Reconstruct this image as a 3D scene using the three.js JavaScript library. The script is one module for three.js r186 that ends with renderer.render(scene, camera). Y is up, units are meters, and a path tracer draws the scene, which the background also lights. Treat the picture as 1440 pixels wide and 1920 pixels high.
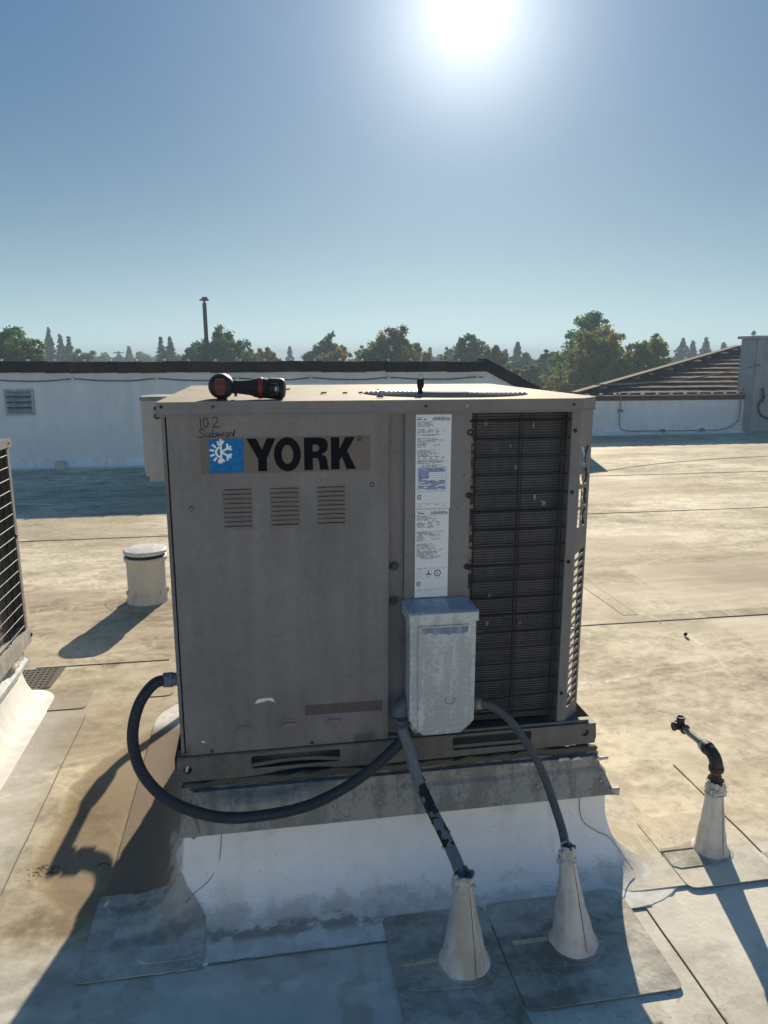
import * as THREE from 'three';
import { mergeGeometries, mergeVertices, toCreasedNormals } from 'three/addons/utils/BufferGeometryUtils.js';
import { RoundedBoxGeometry } from 'three/addons/geometries/RoundedBoxGeometry.js';

// ---------------------------------------------------------------- camera, sky, sun, exposure
const scene = new THREE.Scene();
const camera = new THREE.PerspectiveCamera(69.14, 768 / 1024, 0.05, 3000);
camera.position.set(0.2575, 1.62, 2.047);
{
  const yaw = 0.1655, pitch = 0.2078;
  camera.lookAt(camera.position.x + Math.sin(yaw) * Math.cos(pitch), camera.position.y - Math.sin(pitch), camera.position.z - Math.cos(yaw) * Math.cos(pitch));
}
const EXPOSURE = 2.15, SKY = 2.06;
const renderer = new THREE.WebGLRenderer({ antialias: true });
renderer.setSize(768, 1024);
renderer.toneMapping = THREE.LinearToneMapping;
renderer.toneMappingExposure = EXPOSURE;
renderer.shadowMap.enabled = true;
const SUN = new THREE.Vector3(0.245, 0.377, -0.893).normalize();
{
  const W = 1024, H = 512, d = new Float32Array(W * H * 4), v = new THREE.Vector3(), e = Math.exp;
  for (let j = 0; j < H; j++) for (let i = 0; i < W; i++) {
    const el = ((j + 0.5) / H - 0.5) * Math.PI, az = ((i + 0.5) / W - 0.5) * 2 * Math.PI;
    v.set(Math.cos(el) * Math.cos(az), Math.sin(el), Math.cos(el) * Math.sin(az));
    const g = Math.acos(Math.min(1, v.dot(SUN))) * 180 / Math.PI, h = Math.max(0, el * 180 / Math.PI);
    const t = e(-h / 8), a = e(-g / 12), b = 0.52 * e(-((g / 5.2) ** 2)) + 1.8 * e(-((g / 1.4) ** 2));
    const hz = 0.55 * e(-h / 5) * e(-g / 22);
    let c = [0.035 + 0.46 * t + 0.52 * a + hz + b, 0.138 + 0.57 * t + 0.535 * a + hz + b * 0.985, 0.315 + 0.42 * t + 0.52 * a + 0.85 * hz + b * 0.95];
    if (el < 0) c = [0.5, 0.62, 0.66];
    const k = (j * W + i) * 4;
    d[k] = c[0] / SKY; d[k + 1] = c[1] / SKY; d[k + 2] = c[2] / SKY; d[k + 3] = 1;
  }
  const sky = new THREE.DataTexture(d, W, H, THREE.RGBAFormat, THREE.FloatType);
  sky.mapping = THREE.EquirectangularReflectionMapping; sky.magFilter = sky.minFilter = THREE.LinearFilter; sky.needsUpdate = true;
  scene.background = sky; scene.environment = sky;
}
const sun = new THREE.DirectionalLight(new THREE.Color().setRGB(1, 0.87, 0.67), 3.85);
sun.position.copy(SUN).multiplyScalar(60); sun.target.position.set(0, 0, 0);
sun.castShadow = true; sun.shadow.mapSize.set(4096, 4096);
Object.assign(sun.shadow.camera, { left: -16, right: 16, top: 16, bottom: -16, near: 1, far: 140 });
sun.name = 'sun'; scene.add(sun, sun.target);

// ---------------------------------------------------------------- helpers
const rngOf = (s) => () => { s |= 0; s = s + 0x6D2B79F5 | 0; let t = Math.imul(s ^ s >>> 15, 1 | s); t = t + Math.imul(t ^ t >>> 7, 61 | t) ^ t; return ((t ^ t >>> 14) >>> 0) / 4294967296; };
const V2 = (x, y) => new THREE.Vector2(x, y), V3 = (x, y, z) => new THREE.Vector3(x, y, z);
const clamp = (x, a = 0, b = 1) => Math.min(b, Math.max(a, x)), mix = (a, b, t) => a + (b - a) * t;
const sstep = (a, b, x) => { const t = clamp((x - a) / (b - a)); return t * t * (3 - 2 * t); };
const LAT = new Float32Array(65536); { const r = rngOf(77); for (let i = 0; i < 65536; i++) LAT[i] = r(); }
function vn(x, y, per = 256, seed = 0, pery = per) {           // value noise, period per
  const xf = Math.floor(x), yf = Math.floor(y); let u = x - xf, v = y - yf, x0, x1, y0, y1; u = u * u * (3 - 2 * u); v = v * v * (3 - 2 * v);
  if (per === 256 && pery === 256) { x0 = xf & 255; x1 = (xf + 1) & 255; y0 = yf & 255; y1 = (yf + 1) & 255; }
  else { x0 = xf % per; if (x0 < 0) x0 += per; x1 = x0 + 1 === per ? 0 : x0 + 1; y0 = yf % pery; if (y0 < 0) y0 += pery; y1 = y0 + 1 === pery ? 0 : y0 + 1; }
  const s = seed * 12302 + seed, a = (y0 << 8) + s, b = (y1 << 8) + s, p = LAT[(x0 + a) & 65535], q = LAT[(x1 + a) & 65535], r = LAT[(x0 + b) & 65535], t = LAT[(x1 + b) & 65535];
  return p + (q - p) * u + (r - p) * v + (p - q - r + t) * u * v;
}
function fbm(x, y, oct = 4, per = 256, seed = 0, pery = per) { const gain = 0.5; let s = 0, a = 1, n = 0; for (let o = 0; o < oct; o++) { s += a * vn(x, y, per, seed + o, pery); n += a; a *= gain; x *= 2; y *= 2; per = per >= 128 ? 256 : per * 2; pery = pery >= 128 ? 256 : pery * 2; } return s / n; }
const LUT = new Uint8Array(4097); for (let i = 0; i <= 4096; i++) { const x = i / 4096; LUT[i] = (x <= 0.0031308 ? x * 12.92 : 1.055 * Math.pow(x, 1 / 2.4) - 0.055) * 255 + 0.5; }
function dataTex(W, H, fn, srgb = false, wrap = true) { // fn(u,v,out) fills linear 0..1 rgb; stored as sRGB bytes when srgb
  const d = new Uint8Array(W * H * 4), o = [0, 0, 0];
  for (let j = 0; j < H; j++) for (let i = 0; i < W; i++) {
    fn((i + 0.5) / W, (j + 0.5) / H, o); const k = (j * W + i) * 4;
    for (let c = 0; c < 3; c++) { const x = o[c] < 0 ? 0 : o[c] > 1 ? 1 : o[c]; d[k + c] = srgb ? LUT[(x * 4096) | 0] : x * 255 + 0.5; }
    d[k + 3] = 255;
  }
  const t = new THREE.DataTexture(d, W, H, THREE.RGBAFormat, THREE.UnsignedByteType);
  if (srgb) t.colorSpace = THREE.SRGBColorSpace;
  t.wrapS = t.wrapT = wrap ? THREE.RepeatWrapping : THREE.ClampToEdgeWrapping; t.magFilter = THREE.LinearFilter; t.minFilter = THREE.LinearMipmapLinearFilter; t.generateMipmaps = true; t.needsUpdate = true;
  return t;
}
function canvasTex(W, H, draw) {
  const c = document.createElement('canvas'); c.width = W; c.height = H; draw(c.getContext('2d'), W, H);
  const t = new THREE.CanvasTexture(c); t.colorSpace = THREE.SRGBColorSpace; t.magFilter = THREE.LinearFilter; t.anisotropy = 8; return t;
}
const lin = (r, g, b) => new THREE.Color().setRGB(r, g, b);
const std = (o) => new THREE.MeshPhysicalMaterial({ roughness: 0.7, metalness: 0, specularIntensity: 0.6, side: THREE.DoubleSide, ...o });
const rep = (t, s) => { const c = t.clone(); c.repeat.set(1 / s, 1 / s); c.needsUpdate = true; return c; };

// uv in metres from the dominant axis of each face
function metreUV(g) {
  g = g.index ? g.toNonIndexed() : g; const p = g.attributes.position, uv = new Float32Array(p.count * 2), a = V3(), b = V3(), c = V3();
  for (let i = 0; i < p.count; i += 3) {
    a.fromBufferAttribute(p, i); b.fromBufferAttribute(p, i + 1).sub(a); c.fromBufferAttribute(p, i + 2).sub(a); b.cross(c);
    const x = Math.abs(b.x), y = Math.abs(b.y), z = Math.abs(b.z), ax = x >= y && x >= z ? [2, 1] : y >= z ? [0, 2] : [0, 1];
    for (let k = 0; k < 3; k++) { uv[(i + k) * 2] = p.getComponent(i + k, ax[0]); uv[(i + k) * 2 + 1] = p.getComponent(i + k, ax[1]); }
  }
  g.setAttribute('uv', new THREE.BufferAttribute(uv, 2)); return g;
}
function roofUV(g, b) { const p = g.attributes.position, uv = new Float32Array(p.count * 2); for (let i = 0; i < p.count; i++) { uv[i * 2] = (p.getX(i) - b[0]) / b[2]; uv[i * 2 + 1] = (p.getZ(i) - b[1]) / b[3]; } g.setAttribute('uv', new THREE.BufferAttribute(uv, 2)); return g; }
function joined(list) { const l = list.map((g) => { g = g.index ? g.toNonIndexed() : g.clone(); for (const k of Object.keys(g.attributes)) if (!['position', 'normal', 'uv', 'color'].includes(k)) g.deleteAttribute(k); return g; }); return mergeGeometries(l); }
const used = {};
const numbered = (n) => { const k = used[n] = (used[n] ?? -1) + 1; return k ? `${n}_${String(k).padStart(3, '0')}` : n; };
function thing(name, label, category, at = [0, 0, 0], group, kind) {
  const o = new THREE.Group(); o.name = numbered(name); o.position.set(...at); scene.add(o);
  if (label) o.userData.label = label; if (category) o.userData.category = category; if (group) o.userData.group = group; if (kind) o.userData.kind = kind;
  o.userData.base = undefined; delete o.userData.base; bases.set(o, at); return o;
}
const bases = new Map();
// a part: geometry given in world coordinates, moved into the thing's own axes
function part(name, geo, mat, parent, label) {
  if (Array.isArray(geo)) geo = joined(geo);
  const b = bases.get(parent) || [0, 0, 0]; geo = geo.clone().translate(-b[0], -b[1], -b[2]);
  const m = new THREE.Mesh(geo, mat); m.name = name; m.castShadow = m.receiveShadow = true; parent.add(m); bases.set(m, b);
  if (label) m.userData.label = label; return m;
}
function solo(name, geo, mat, label, category, at, group, kind) { // a thing that is one mesh
  if (Array.isArray(geo)) geo = joined(geo);
  const m = new THREE.Mesh(geo.clone().translate(-at[0], -at[1], -at[2]), mat); m.name = numbered(name); m.position.set(...at); m.castShadow = m.receiveShadow = true; scene.add(m);
  if (label) m.userData.label = label; if (category) m.userData.category = category; if (group) m.userData.group = group; if (kind) m.userData.kind = kind; bases.set(m, at); return m;
}
const box = (x0, x1, y0, y1, z0, z1, r = 0) => metreUV((r ? new RoundedBoxGeometry(x1 - x0, y1 - y0, z1 - z0, 2, r) : new THREE.BoxGeometry(x1 - x0, y1 - y0, z1 - z0)).translate((x0 + x1) / 2, (y0 + y1) / 2, (z0 + z1) / 2));
const cyl = (r0, r1, h, n = 24, open = false) => new THREE.CylinderGeometry(r1, r0, h, n, 1, open);
function rod(a, b, r0, r1 = r0, n = 10) { const d = V3().subVectors(b, a), g = cyl(r0, r1, d.length(), n); g.applyQuaternion(new THREE.Quaternion().setFromUnitVectors(V3(0, 1, 0), d.clone().normalize())); return g.translate((a.x + b.x) / 2, (a.y + b.y) / 2, (a.z + b.z) / 2); }
const curve = (pts, tension = 0.5) => new THREE.CatmullRomCurve3(pts.map((p) => V3(...p)), false, 'centripetal', tension);
const tube = (c, r, seg = 80, rs = 14) => new THREE.TubeGeometry(c, seg, r, rs, false);
const lathe = (pts, n = 40) => new THREE.LatheGeometry(pts.map((p) => V2(...p)), n);
function rrect(x0, x1, y0, y1, r) { const s = new THREE.Shape(); const q = typeof r === 'number' ? [r, r, r, r] : r; s.moveTo(x0 + q[0], y0); s.lineTo(x1 - q[1], y0); s.quadraticCurveTo(x1, y0, x1, y0 + q[1]); s.lineTo(x1, y1 - q[2]); s.quadraticCurveTo(x1, y1, x1 - q[2], y1); s.lineTo(x0 + q[3], y1); s.quadraticCurveTo(x0, y1, x0, y1 - q[3]); s.lineTo(x0, y0 + q[0]); s.quadraticCurveTo(x0, y0, x0 + q[0], y0); return s; }
const poly = (pts) => { const s = new THREE.Shape(); pts.forEach(([x, y], i) => (i ? s.lineTo(x, y) : s.moveTo(x, y))); s.closePath(); return s; };
const hole = (pts) => { const s = new THREE.Path(); pts.forEach(([x, y], i) => (i ? s.lineTo(x, y) : s.moveTo(x, y))); s.closePath(); return s; };
const ext = (s, d, o = {}) => new THREE.ExtrudeGeometry(s, { depth: d, bevelEnabled: false, curveSegments: 8, ...o });
const flatSheet = (s, h, y = 0) => ext(s, h).rotateX(Math.PI / 2).translate(0, y + h, 0);   // shape drawn in (x, z), laid on the ground: z of the shape is z of the world
function crumple(g, amp, freq, seed = 0) { g = mergeVertices(g.deleteAttribute('uv').deleteAttribute('normal')); const p = g.attributes.position; for (let i = 0; i < p.count; i++) { const x = p.getX(i), y = p.getY(i), z = p.getZ(i); const n = (k) => fbm(x * freq + 13 * k + z * freq * 0.7, y * freq + 7 * k - z * freq * 0.6, 3, 256, seed + k) - 0.5; p.setXYZ(i, x + n(1) * amp, y + n(2) * amp, z + n(3) * amp); } g.computeVertexNormals(); return metreUV(g); }

// ---------------------------------------------------------------- materials
const RN = [-2.2, -3.2, 5.2, 5.2], RF = [-13, -13.5, 27, 27], RM = [-4.8, -9.6, 13.2, 6.4];          // near and far sheets of the roof membrane: x0, z0, width, length
const scuffs = []; { const r = rngOf(5); for (let i = 0; i < 420; i++) { const a = (r() - 0.5) * 0.9 + (r() < 0.25 ? 1.2 : 0); scuffs.push([r() * 12 - 4.5, r() * 10.5 - 9, Math.cos(a), Math.sin(a), 0.15 + r() * 0.9, 0.004 + r() * 0.014, 0.35 + r() * 0.6, (r() - 0.5) * 0.8]); } }
const scuffGrid = new Map(); for (const s of scuffs) for (let i = Math.floor((s[0] - s[4]) * 2); i <= Math.floor((s[0] + s[4]) * 2); i++) for (let j = Math.floor((s[1] - s[4]) * 2); j <= Math.floor((s[1] + s[4]) * 2); j++) { const k = i * 1000 + j; if (!scuffGrid.has(k)) scuffGrid.set(k, []); scuffGrid.get(k).push(s); }
const NONE = [];
const mudLine = [[-0.13, -1.0], [-0.3, -0.75], [-0.36, -0.5], [-0.36, -0.25], [-0.28, -0.08], [-0.16, -0.25], [-0.1, -0.6]];
function roofColor(x, z, o, fine) {
  const wx = x + 0.25 * (fbm(x * 1.3, z * 1.3, 3, 256, 1) - 0.5), wz = z + 0.25 * (fbm(x * 1.3, z * 1.3, 3, 256, 9) - 0.5);
  const big = fbm(wx * 0.55 + 4, wz * 0.75, 4, 256, 2), mid = fbm(wx * 2.6, wz * 4.2, 5, 256, 3), streak = 0.5 * fbm(wx * 1.1 + wz * 0.25, wz * 9, 4, 256, 4) + 0.5 * fbm(wx * 2.2 - wz * 0.6, wz * 24 + wx * 2, 3, 256, 16);
  const grit = fine ? 0.5 * fbm(x * 34, z * 34, 3, 256, 5) + 0.5 * fbm(x * 9, z * 14, 3, 256, 18) : 0.5, spk = fine ? vn(x * 170, z * 170, 256, 6) : 0.5;
  let k = 0.57 + 1.0 * (big - 0.5) + 1.25 * (mid - 0.5) + 1.1 * (streak - 0.5) + 1.7 * (grit - 0.5);
  for (const s of scuffGrid.get(Math.floor(x * 2) * 1000 + Math.floor(z * 2)) || NONE) { const dx = x - s[0], dz = z - s[1], l = dx * s[2] + dz * s[3]; if (Math.abs(l) < s[4]) { const w = Math.abs(-dx * s[3] + dz * s[2] + s[7] * l * l); if (w < s[5] * 2.5) k += 0.55 * s[6] * sstep(s[5] * 2.5, s[5] * 0.3, w) * sstep(s[4], s[4] * 0.5, Math.abs(l)) * sstep(0.25, 0.6, vn(x * 40, z * 40, 256, 8)); } }
  const v1 = Math.abs(fbm(wx * 3.1, wz * 5.5, 4, 256, 14) - 0.5), v2 = fine ? Math.abs(fbm(wx * 9 + 3, wz * 12, 3, 256, 15) - 0.5) : 0.5; // creases worn pale and cracks filled with dirt
  k += 0.3 * sstep(0.018, 0.002, v1) * mid - 0.4 * sstep(0.012, 0.001, v2) * sstep(0.45, 0.6, big);
  k = clamp(0.6 + (k - 0.55) * 0.98, -0.15, 1.25);
  let r = mix(0.29, 0.64, k), g = mix(0.235, 0.56, k), b = mix(0.155, 0.405, k);
  if (z > -1.6 && x < 2.6) {                                              // cleaner, paler membrane in front of the curb and beside the next unit
    let c = sstep(0.02, 0.22, z + 0.25 * (big - 0.5) + 0.12 * (mid - 0.5)) * 0.55; c = Math.max(c, 0.75 * sstep(-0.5, -0.68, x + 0.12 * (mid - 0.5)) * sstep(-1.7, -1.3, z));
    r = mix(r, 0.54 + 0.12 * (k - 0.5), c); g = mix(g, 0.535 + 0.12 * (k - 0.5), c); b = mix(b, 0.5 + 0.12 * (k - 0.5), c);
  }
  const peel = sstep(0.56, 0.585, fbm(wx * 5, wz * 5, 3, 256, 11) + 0.12 * (grit - 0.5)) * sstep(0.15, 0.3, z) * (x < 0.6 ? 1 : 0.35); r = mix(r, 0.62, 0.4 * peel); g = mix(g, 0.63, 0.4 * peel); b = mix(b, 0.61, 0.4 * peel);
  let m = 0; if (x > -0.7 && x < 0.15 && z > -1.3 && z < 0.2)               // dried mud beside the curb, with a tide mark
  for (let i = 0; i + 1 < mudLine.length; i++) { const [ax, az] = mudLine[i], [bx, bz] = mudLine[i + 1], t = clamp(((x - ax) * (bx - ax) + (z - az) * (bz - az)) / ((bx - ax) ** 2 + (bz - az) ** 2)), d = Math.hypot(x - ax - t * (bx - ax), z - az - t * (bz - az)); m = Math.max(m, 1 - d / 0.19); }
  if (m > 0) { const q = m + 0.7 * (mid - 0.5) + 0.25 * (grit - 0.5), e = sstep(0.12, 0.3, q), tide = e * sstep(0.42, 0.3, q); const a = 0.78 * e * (0.65 + 0.5 * grit); r = mix(r, 0.2, a); g = mix(g, 0.145, a); b = mix(b, 0.085, a); r += 0.05 * tide; g += 0.03 * tide; }
  const p2 = sstep(0.54, 0.7, fbm(x * 0.9 + 3, z * 1.3 + 8, 4, 256, 12) + 0.35 * (mid - 0.5) + 0.2 * (grit - 0.5)) * (z > 0.05 ? 0.2 : 0.5); r = mix(r, 0.3, p2); g = mix(g, 0.235, p2); b = mix(b, 0.155, p2);  // dried puddle silt
  const litter = fine ? sstep(0.62, 0.7, fbm(x * 150, z * 150, 2, 256, 17) + 0.2 - 4.2 * Math.hypot((x + 0.47) * 1.0, (z + 0.2) * 1.6)) : 0; r = mix(r, 0.05, litter * 0.85); g = mix(g, 0.042, litter * 0.85); b = mix(b, 0.03, litter * 0.85);   // leaf litter washed into a corner
  const dk = fine ? sstep(0.9, 0.96, spk) * sstep(0.5, 0.6, fbm(x * 3, z * 3, 2, 256, 13)) : 0; const gg = 1 - 0.45 * dk;
  o[0] = r * gg; o[1] = g * gg; o[2] = b * gg;
}
const roofNearMap = dataTex(1792, 1792, (u, v, o) => roofColor(RN[0] + u * RN[2], RN[1] + v * RN[3], o, true), true, false);
const roofMidMap = dataTex(2048, 1024, (u, v, o) => roofColor(RM[0] + u * RM[2], RM[1] + v * RM[3], o, true), true, false);
const roofFarMap = dataTex(1024, 1024, (u, v, o) => roofColor(RF[0] + u * RF[2], RF[1] + v * RF[3], o, false), true, false);
const roofBump = dataTex(1024, 1024, (u, v, o) => { const n = 0.55 * fbm(u * 6, v * 8, 4, 6, 21, 8) + 0.3 * fbm(u * 40, v * 40, 3, 64, 22) + 0.15 * vn(u * 200, v * 200, 200, 23); o[0] = o[1] = o[2] = n; });
const roofRough = dataTex(512, 512, (u, v, o) => { o[0] = 0; o[1] = 0.62 + 0.4 * fbm(u * 8, v * 8, 5, 8, 31); o[2] = 0; });
const roofMat = (map, rp, tint = 1) => std({ map, color: lin(tint, tint, tint), bumpMap: (() => { const t = roofBump.clone(); t.repeat.set(rp, rp); t.needsUpdate = true; return t; })(), bumpScale: 0.0022, roughnessMap: roofRough, roughness: 1, specularIntensity: 0.35 });
const M = {};
M.roofNear = roofMat(roofNearMap, 3); M.roofFar = roofMat(roofFarMap, 15); M.roofMid = roofMat(roofMidMap, 7);
const patchMap = dataTex(768, 768, (u, v, o) => { const n = fbm(u * 5, v * 5, 4, 5, 521), sm = fbm(u * 9 + v * 5, v * 22, 5, 256, 525), f = fbm(u * 50, v * 50, 3, 50, 531), g = vn(u * 190, v * 190, 190, 535), e = Math.abs(fbm(u * 12, v * 14, 4, 256, 541) - 0.5); let k = 0.5 + 1.1 * (n - 0.5) + 1.5 * (sm - 0.5) + 0.7 * (f - 0.5) + 0.35 * sstep(0.02, 0.003, e) - (g > 0.9 ? 0.25 : 0); k = clamp(k, -0.1, 1.3); o[0] = mix(0.23, 0.48, k); o[1] = mix(0.215, 0.455, k); o[2] = mix(0.175, 0.395, k); }, true);
patchMap.repeat.set(5.2, 5.2); M.patch = roofMat(roofNearMap, 3, 1); M.patch.map = patchMap; M.patch.bumpScale = 0.004; M.patchLight = roofMat(roofNearMap, 3, 0.84); M.lap = roofMat(roofNearMap, 3, 0.96);
const dirtyWhite = (seed, base, dirt, amt, R = 512) => dataTex(R, R, (u, v, o) => {
  const n = fbm(u * 4, v * 4, 5, 4, seed), f = fbm(u * 32, v * 24, 4, 32, seed + 5, 24), s = fbm(u * 28, v * 3, 3, 28, seed + 9, 3), sp = vn(u * 230, v * 230, 230, seed + 12);
  let k = clamp(amt * (1.7 * sstep(0.42, 0.75, 0.5 * n + 0.3 * f + 0.3 * s)) + 0.3 * (f - 0.5) * amt + (sp > 0.93 ? 0.18 * amt : 0));
  for (let c = 0; c < 3; c++) o[c] = mix(base[c], dirt[c], k) * (0.97 + 0.06 * f);
}, true);
const whiteTex = dirtyWhite(41, [0.84, 0.835, 0.81], [0.55, 0.52, 0.46], 0.3);
// membrane dressed up the curb: s runs round the curb (6 m), v down the face and out over the roof (0.6 m); foot dirt and dried mud are blotches with edges of their own
const curbTex = dataTex(1536, 384, (u, v, o) => {
  const s = u * 6, p = v * 0.6, n = fbm(s * 2.2, p * 6, 5, 256, 501), f = fbm(s * 24, p * 30, 4, 256, 506), st = fbm(s * 14, p * 1.6, 3, 256, 511), g = vn(s * 180, p * 180, 256, 515), left = sstep(4.5, 4.62, s) * sstep(5.86, 5.78, s);
  let c = [0.84, 0.838, 0.82]; const to = (d, a) => { for (let i = 0; i < 3; i++) c[i] = mix(c[i], d[i], a); };
  to([0.6, 0.575, 0.52], 0.5 * sstep(0.5, 0.7, 0.5 * n + 0.5 * st)); if (g > 0.93) to([0.4, 0.36, 0.3], 0.35);
  const wet = p + 0.16 * (n - 0.5) + 0.16 * (f - 0.5) + 0.05 * (g - 0.5);
  to([0.5, 0.475, 0.42], 0.45 * sstep(0.27, 0.37, wet)); to([0.34, 0.315, 0.26], 0.32 * sstep(0.3, 0.4, wet) * sstep(0.38, 0.55, f));
  to([0.14, 0.11, 0.08], 0.6 * sstep(0.5, 0.66, 0.6 * f + 0.25 * n + 0.15 * g + 0.14 * (1 - Math.abs(p - 0.395) / 0.03)) * sstep(0.045, 0.015, Math.abs(p - 0.395 + 0.05 * (n - 0.5))) * sstep(0.02, 0.12, s + 0.2 * (f - 0.5)) * sstep(0.62, 0.5, s + 0.2 * (f - 0.5)));
  const sun = sstep(1.42, 1.56, s) * sstep(2.95, 2.85, s); if (sun > 0) { to([0.5, 0.44, 0.33], 0.75 * sun * sstep(0.16, 0.24, p + 0.12 * (f - 0.5))); to([0.4, 0.33, 0.22], 0.6 * sun * sstep(0.5, 0.62, 0.6 * f + 0.4 * n)); }  // tan roof dirt on the right side of the curb
  if (left > 0) { const m = p + 0.16 * (n - 0.5) + 0.1 * (f - 0.5); to([0.34, 0.27, 0.18], 0.8 * left * sstep(0.2, 0.26, m)); to([0.15, 0.11, 0.07], 0.8 * left * sstep(0.27, 0.31, m)); }
  for (let i = 0; i < 3; i++) o[i] = c[i] * (0.95 + 0.1 * f);
}, true); curbTex.repeat.set(1 / 6, 1 / 0.6);
M.curbDressed = std({ map: curbTex, bumpMap: roofBump, bumpScale: 0.002, roughness: 0.75, specularIntensity: 0.4 });
M.curb = std({ map: whiteTex, bumpMap: roofBump, bumpScale: 0.002, roughness: 0.75, specularIntensity: 0.4 });
M.boot = std({ map: rep(dirtyWhite(61, [0.6, 0.58, 0.54], [0.4, 0.365, 0.31], 0.5), 0.6), roughness: 0.75 });
M.stucco = std({ map: rep(dirtyWhite(81, [0.86, 0.855, 0.84], [0.68, 0.665, 0.63], 0.3), 3), bumpMap: rep(roofBump, 0.9), bumpScale: 0.004, roughness: 0.9 });
const paintDetail = [1, 2].map((amt, i) => dataTex(1024, 1024, (u, v, o) => {
  const n = fbm(u * 5, v * 5, 5, 5, 101 + i * 40), s = fbm(u * 22, v * 2, 4, 22, 105 + i * 40, 2), f = fbm(u * 60, v * 60, 3, 64, 108 + i * 40), sp = vn(u * 150, v * 150, 150, 112), sp2 = vn(u * 60, v * 60, 60, 114);
  const k = 1 + amt * (0.34 * (n - 0.5) + 0.22 * (s - 0.5) + 0.16 * (f - 0.5)) - (sp > 0.94 ? 0.2 : 0) - (sp2 > 0.955 ? 0.3 : 0);
  o[0] = o[1] = o[2] = k / 1.6;
}, true));
const painted = (c, size, amt = 1, o = {}) => std({ map: rep(paintDetail[amt > 1.3 ? 1 : 0], size), color: lin(c[0] * 1.6, c[1] * 1.6, c[2] * 1.6), ...o });
const PAINT = [0.18, 0.172, 0.17];
M.paint = painted(PAINT, 1, 1, { roughness: 0.62, bumpMap: rep(roofBump, 0.5), bumpScale: 0.0004 });
// the same paint under grainy tan dust, its colour lightened to a sunlit look
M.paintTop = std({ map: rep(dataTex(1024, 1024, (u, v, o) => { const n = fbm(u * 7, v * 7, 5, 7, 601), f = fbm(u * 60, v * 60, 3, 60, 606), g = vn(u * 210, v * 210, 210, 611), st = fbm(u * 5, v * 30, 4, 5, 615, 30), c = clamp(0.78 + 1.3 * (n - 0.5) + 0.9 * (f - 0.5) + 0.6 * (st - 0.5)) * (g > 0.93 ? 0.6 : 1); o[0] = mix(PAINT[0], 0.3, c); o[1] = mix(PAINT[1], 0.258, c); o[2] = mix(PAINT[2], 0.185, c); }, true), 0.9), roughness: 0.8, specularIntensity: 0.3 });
M.paintRail = painted([0.125, 0.12, 0.11], 0.6, 2, { roughness: 0.6 });
M.panelInside = std({ color: lin(0.03, 0.03, 0.03), roughness: 0.9 });
const galvTex = (seed, a, b, R = 512) => dataTex(R, R, (u, v, o) => {
  const n = fbm(u * 6, v * 6, 5, 6, seed), s = fbm(u * 24, v * 3, 5, 24, seed + 3, 3), f = fbm(u * 70, v * 70, 3, 70, seed + 6), w = sstep(0.5, 0.66, 0.55 * s + 0.3 * n + 0.25 * f);
  for (let c = 0; c < 3; c++) o[c] = mix(a[c], b[c], clamp(0.15 + w * 0.6 + 0.5 * (f - 0.5) + 0.3 * (n - 0.5)));
}, true);
M.galv = std({ map: rep(galvTex(131, [0.34, 0.38, 0.41], [0.52, 0.55, 0.565], 1024), 0.45), roughness: 0.55, metalness: 0.25 });
M.galvDull = std({ map: rep(galvTex(141, [0.2, 0.195, 0.18], [0.33, 0.325, 0.3]), 0.5), roughness: 0.6, metalness: 0.2 });
M.galvWarm = std({ map: rep(galvTex(151, [0.33, 0.32, 0.3], [0.52, 0.5, 0.46]), 0.5), roughness: 0.6, metalness: 0.15 });
M.cream = painted([0.52, 0.49, 0.43], 0.9, 1, { roughness: 0.6 });
M.steel = std({ color: lin(0.4, 0.4, 0.4), roughness: 0.4, metalness: 0.8 });
M.darkSteel = std({ color: lin(0.06, 0.06, 0.062), roughness: 0.55, metalness: 0.4 });
M.wire = std({ color: lin(0.014, 0.015, 0.017), roughness: 0.5, metalness: 0.2 });
M.black = std({ color: lin(0.02, 0.02, 0.022), roughness: 0.55 });
M.blackSoft = std({ color: lin(0.022, 0.022, 0.024), roughness: 0.85 });
M.white = std({ color: lin(0.72, 0.72, 0.7), roughness: 0.6 });
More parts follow.
